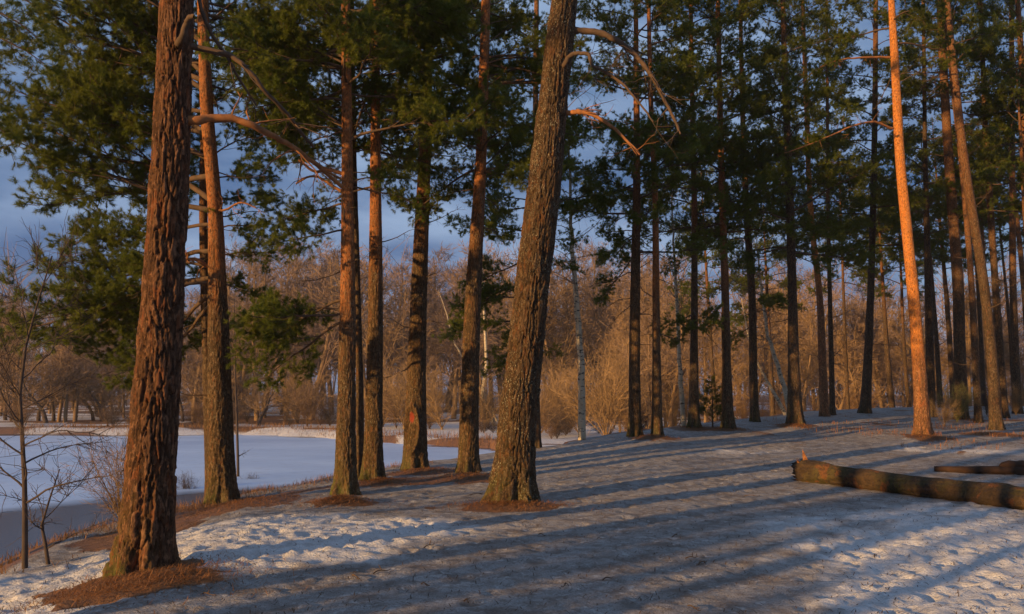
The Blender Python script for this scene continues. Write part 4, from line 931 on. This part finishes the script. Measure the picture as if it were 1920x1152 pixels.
# ------------------------------------------------------------------ fallen logs
def log(name, label, A, B, ra, rb, mat, seed, bend=.1, segs=48, n=150, spl=True):
    A = np.array(A); B = np.array(B); lr = np.random.default_rng(seed)
    t_ = np.linspace(0, 1, n); C = A+(B-A)*t_[:, None]
    side = unit(np.cross(B-A, [0, 0, 1])); C = C+side*(bend*np.sin(t_*math.pi))[:, None]
    R = ra+(rb-ra)*t_
    C[:, 2] = height(C[:, 0], C[:, 1])+R*.88
    C[:, 2] = np.convolve(np.pad(C[:, 2], 8, 'edge'), np.ones(17)/17, 'valid')
    T, N, Bn = frames(C); th = np.arange(segs)*2*math.pi/segs
    L = np.linalg.norm(B-A); U = (t_*L)[:, None]; TH = np.broadcast_to(th[None], (n, segs))
    d = .24*(fbm(np.cos(TH)*1.3+seed, U*1.6+np.sin(TH)*1.3, seed, 3)-.5)+.13*(fbm(np.cos(TH)*5+seed, U*3+np.sin(TH)*5, seed+3, 3)-.5)
    Rf = R[:, None]*(1+d*1.6)
    Rf = Rf+R[:, None]*.11*(fbm(TH*4.5, U*1.2, seed+8, 3)-.5)+R[:, None]*.06*(fbm(TH*9, U*9, seed+9, 2)-.5)
    if spl: Rf = Rf*(1+.22*np.exp(-((U-.15)/.35)**2)+.10*np.exp(-((U-3.55)/.3)**2)-.10*np.exp(-((U-1.9)/.8)**2))
    V = C[:, None]+Rf[..., None]*(np.cos(TH)[..., None]*N[:, None]+np.sin(TH)[..., None]*Bn[:, None])
    base = C[0].copy(); base[2] = float(height(C[0][0], C[0][1]))
    i = (np.arange(n-1)[:, None]*segs+np.arange(segs)[None]); j = (np.arange(n-1)[:, None]*segs+(np.arange(segs)[None]+1) % segs)
    F = np.stack([i.ravel(), j.ravel(), (j+segs).ravel(), (i+segs).ravel()], 1)
    if spl:
        jag = .03+.34*np.clip(fbm(np.cos(th)*2.6+seed, np.sin(th)*2.6, seed+31, 3)-.38, 0, 1)*2.2+.05*hash2(np.arange(segs)//2, np.zeros(segs), 5)
        for r_i in range(8): V[r_i] -= T[0][None]*(jag*(1-r_i/8.))[:, None]
    V = V.reshape(-1, 3)
    ends = []
    for e, s in ((0, 1), (n-1, -1)):
        V = np.concatenate([V, [C[e]+s*T[e]*(.10 if spl and e == 0 else -.0)]]); k = len(V)-1
        for q in range(segs):
            a, b_ = e*segs+q, e*segs+(q+1) % segs; ends.append([a, b_, k, k] if s < 0 else [b_, a, k, k])
    o = thing(name, base, label, 'log')
    m = bpy.data.meshes.new('trunk'); m.from_pydata([tuple(v) for v in V-base], [], [list(map(int, f)) for f in F]+[f[:3] for f in ends]); m.update()
    for p_ in m.polygons: p_.use_smooth = True
    obj('trunk', m, mat, o); m.materials.append(M['wood'])
    for p_ in m.polygons:
        if len(p_.vertices) == 3: p_.material_index = 1; p_.use_smooth = False
    return o, base, C, T, N, Bn, R
A = ground_hit(1520, 904); B = ground_hit(1905, 956); A[1] += .12; B[1] += .12; D = B-A
lo, lb, lC, lT, lN, lB, lR = log('fallen_log', 'long mossy fallen log with a splintered orange end lying on the snow', A, B+D*.55, .185, .150, M['log'], 4, -.12)
lr = np.random.default_rng(8)
def shard(o, p, d, L, w, th, lr):
    d = unit(np.array(d)); s = unit(np.cross(d, lr.normal(size=3))); u = np.cross(d, s)
    pr = [(-.12*L, 1), (.35*L, .85), (.7*L, .5), (L, .04)]; V = []; off = np.zeros(3)
    for a, k in pr:
        off = off+lr.normal(size=3)*.008
        for sx, sy in ((-1, -1), (1, -1), (1.0, 1), (-1, 1)): V.append(p+d*a+off+s*sx*w*k*.5+u*sy*th*k*.5)
    F = []
    for k in range(3):
        for q in range(4): F.append((k*4+q, k*4+(q+1) % 4, k*4+4+(q+1) % 4, k*4+4+q))
    F += [(3, 2, 1, 0), (12, 13, 14, 15)]
    m = bpy.data.meshes.new('splinter'); m.from_pydata([tuple(v) for v in V], [], F); m.update(); obj('splinter', m, M['wood'], o)
p0 = lC[0]-lb; ax = -lT[0]
p0 = p0+ax*.12
shard(lo, p0+np.array([.0, -.05, -.02]), np.array([-.5, -.1, .9]), .30, .10, .04, lr)
shard(lo, p0+np.array([-.02, .02, .02]), np.array([-.25, .1, 1.0]), .24, .07, .04, lr)
shard(lo, p0+np.array([.04, -.04, .10]), np.array([-.16, -.05, 1.0]), .34, .11, .05, lr)
shard(lo, p0+np.array([.10, .02, .14]), np.array([-.3, .0, 1.0]), .15, .09, .05, lr)
for q in range(70):
    a = lr.uniform(0, 6.28); rr_ = .17*math.sqrt(lr.uniform(.05, 1)); low = math.sin(a)*rr_
    p = p0+lN[0]*math.cos(a)*rr_+np.array([0, 0, 1])*low
    d = ax+lr.normal(size=3)*.16+np.array([0, 0, .15*low/.2])
    shard(lo, p, d, lr.uniform(.04, .15)*(1.7 if low < -.05 else .8), lr.uniform(.02, .06), lr.uniform(.015, .04), lr)
A2 = ground_hit(1752, 884); B2 = ground_hit(1915, 889)
l2, b2, l2C, _t2, _n2, _bb2, l2R = log('fallen_log', 'shorter dark rotten log lying behind the long mossy one', A2, B2+(B2-A2)*.35, .055, .115, M['log_dark'], 14, .16, 28, 60, False)
A3 = ground_hit(1822, 877)
def chunk(name, label, P, L, r, dirv, zoff, seed):
    d = unit(np.array(dirv)); m_ = MB(); lr = np.random.default_rng(seed)
    t_ = np.linspace(0, 1, 14); C = d*(t_*L)[:, None]; C[:, 2] += .03*np.sin(t_*3)
    R = r*(1-.25*np.abs(t_-.4))*(1+.12*lr.normal(size=14)); R[0] = .2*r; R[-1] = .15*r
    m_.tube(C, R, 14); me = m_.mesh('log_piece')
    o = obj(name, me, M['log_dark'], None, (float(P[0]), float(P[1]), float(height(P[0], P[1]))+zoff)); tag(o, label, 'log piece'); return o
k3 = int(np.argmin(np.abs(l2C[:, 0]-A3[0])))
P3 = l2C[k3]; chunk('log_piece', 'short broken piece of dark wood resting on the rotten log', P3, .62, .08, l2C[k3+8]-l2C[k3], float(P3[2]-height(P3[0], P3[1]))+l2R[k3]*.95, 5)

# ------------------------------------------------------------------ litter, grass, twigs
def blades(name, pts, L, wd, mat, lr, flat=.25, label=None, cat=None):
    n = len(pts); a = lr.uniform(0, 6.283, n); el = np.abs(lr.normal(size=n))*flat; l = L*lr.uniform(.5, 1.3, n)
    d = np.stack([np.cos(a)*np.cos(el), np.sin(a)*np.cos(el), np.sin(el)], 1)
    s = np.stack([-np.sin(a), np.cos(a), np.zeros(n)], 1)*wd*.5
    mid = pts+d*l[:, None]*.55+np.array([0, 0, 1])*(l*.10)[:, None]; tip = pts+d*l[:, None]
    V = np.stack([pts-s, pts+s, mid+s*.8, mid-s*.8, tip], 1).reshape(-1, 3); b = np.arange(n)[:, None]*5
    F = np.concatenate([b+[0, 1, 2], b+[0, 2, 3], b+[3, 2, 4]])
    c = V.mean(0); c[2] = V[:, 2].min()
    o = obj(name, mesh_np(name, V-c, F), mat, None, [float(q) for q in c]); tag(o, label, cat, None, 'stuff'); return o
lr = np.random.default_rng(21)
for k, (hx, hy, rx, ry) in HEAP_XY.items():
    near_k = k in ('near', 'leaning', 'tall_c', 'twin')
    n = 5200 if k == 'near' else 2600 if near_k else 1200
    q = lr.normal(size=(n, 2))*np.where(lr.random(n) < .75, .42, .75)[:, None]; X = hx+q[:, 0]*rx; Yq = hy+q[:, 1]*ry
    pts = np.stack([X, Yq, height(X, Yq)+.004+.02*lr.random(n)], 1)
    blades('needle_litter', pts, .085, .0055 if near_k else .008, M['straw_red'], lr, .3, 'rusty fallen needles and bark heaped around the foot of the pine', 'needle litter')
# dry grass down the bank
def bank_grass(n, y0, y1, s0, s1, L, label, seed):
    lr = np.random.default_rng(seed); X = lr.uniform(-8, 3, n*6); Yq = lr.uniform(y0, y1, n*6); s = edge_sd(X, Yq); m = (s > s0) & (s < s1) & (fbm(X*1.3, Yq*1.3, 95) > .45); X = X[m][:n]; Yq = Yq[m][:n]
    blades('dry_grass', np.stack([X, Yq, height(X, Yq)-.01], 1), L, .008, M['straw'], lr, .75, label, 'dry grass')
bank_grass(6500, 9.5, 21, -2.6, .35, .16, 'dry brown grass covering the brink of the pond bank', 31)
lr = np.random.default_rng(33); X = lr.uniform(-45, 14, 40000); Yq = lr.uniform(46, 84, 40000); i_ = pond_in(X, Yq); m = (i_ < -.5) & (i_ > -5) & (edge_sd(X, Yq) < -6); X = X[m][:7000]; Yq = Yq[m][:7000]
blades('dry_reeds', np.stack([X, Yq, height(X, Yq)-.02], 1), .55, .03, M['straw'], lr, .9, 'tawny dry reeds and grass along the far shore of the pond', 'dry grass')
lr = np.random.default_rng(34); X = lr.uniform(9, 21, 9000); Yq = lr.uniform(20, 33, 9000); m = (fbm(X*.8, Yq*.8, 96) > .56); X = X[m]; Yq = Yq[m]
blades('dry_grass', np.stack([X, Yq, height(X, Yq)-.01], 1), .15, .012, M['straw_red'], lr, .8, 'reddish dry grass among the feet of the pine stand', 'dry grass')
# crumbs of bark, cones and needles on the path
lr = np.random.default_rng(35); n = 14000; Yq = 3+20*lr.random(n)**1.5; X = lr.uniform(-.75, .75, n)*Yq; m = edge_sd(X, Yq) > .2; X = X[m]; Yq = Yq[m]
blades('forest_litter', np.stack([X, Yq, height(X, Yq)+.012], 1), .06, .009, M['limb_dark'], lr, .25, 'dark crumbs of bark and twig scattered over the icy path', 'litter')
for q, (px, py, L) in enumerate(((660,1082,.55),(700,1079,.35),(380,1118,.3),(790,1098,.25),(870,1131,.2),(1060,1098,.3),(1130,1092,.22),(880,930,.6),(1285,1050,.25),(1310,1062,.3),(1395,932,.5),(1260,1010,.4),(1010,1005,.3),(795,1030,.35),(1290,1140,.35),(1640,1048,.2))):
    h = ground_hit(px, py); lr = np.random.default_rng(600+q); a = lr.uniform(-1.5, 1.5); L = L*.6
    z = float(height(h[0], h[1])); P, d = curve((0, 0, .012), (math.cos(a), math.sin(a), .06), L, 6, .22, lr); P[:, 2] = .014+.02*np.abs(np.sin(np.linspace(0, 4, 7)))
    w = MB(); w.tube(P, np.linspace(.007, .003, 7), 5); T_, _ = curve(P[3], d+lr.normal(size=3)*.6, L*.3, 3, .2, lr); T_[:, 2] = np.maximum(T_[:, 2], .014); w.tube(T_, np.linspace(.006, .003, 4), 4)
    tag(obj('fallen_twig', w.mesh('fallen_twig'), M['limb_dark'], None, (float(h[0]), float(h[1]), z)), 'small dark twig lying on the icy snow of the path', 'twig', 'twigs on the path')

# ------------------------------------------------------------------ thin evening haze in the air
hm = new_mat('haze'); hb = NB(hm); pv = hb.n('ShaderNodeVolumePrincipled', {'Color': (.86, .84, .90, 1), 'Density': .00038, 'Anisotropy': .0})
ho = hb.n('ShaderNodeOutputMaterial'); hm.node_tree.links.new(pv.outputs[0], ho.inputs['Volume'])
x0, x1, y0_, y1_ = float(xs[0])-20, float(xs[-1])+20, float(ys[0])-20, float(ys[-1])+20
hv = [(x, y, z) for z in (-6.0, 48.0) for x, y in ((x0, y0_), (x1, y0_), (x1, y1_), (x0, y1_))]
hme = bpy.data.meshes.new('haze'); hme.from_pydata(hv, [], [(3, 2, 1, 0), (4, 5, 6, 7), (0, 1, 5, 4), (1, 2, 6, 5), (2, 3, 7, 6), (3, 0, 4, 7)]); hme.update()
tag(obj('haze', hme, hm), 'thin mauve evening haze in the air over the wood', 'haze', None, 'stuff')
SC.cycles.volume_bounces = 0
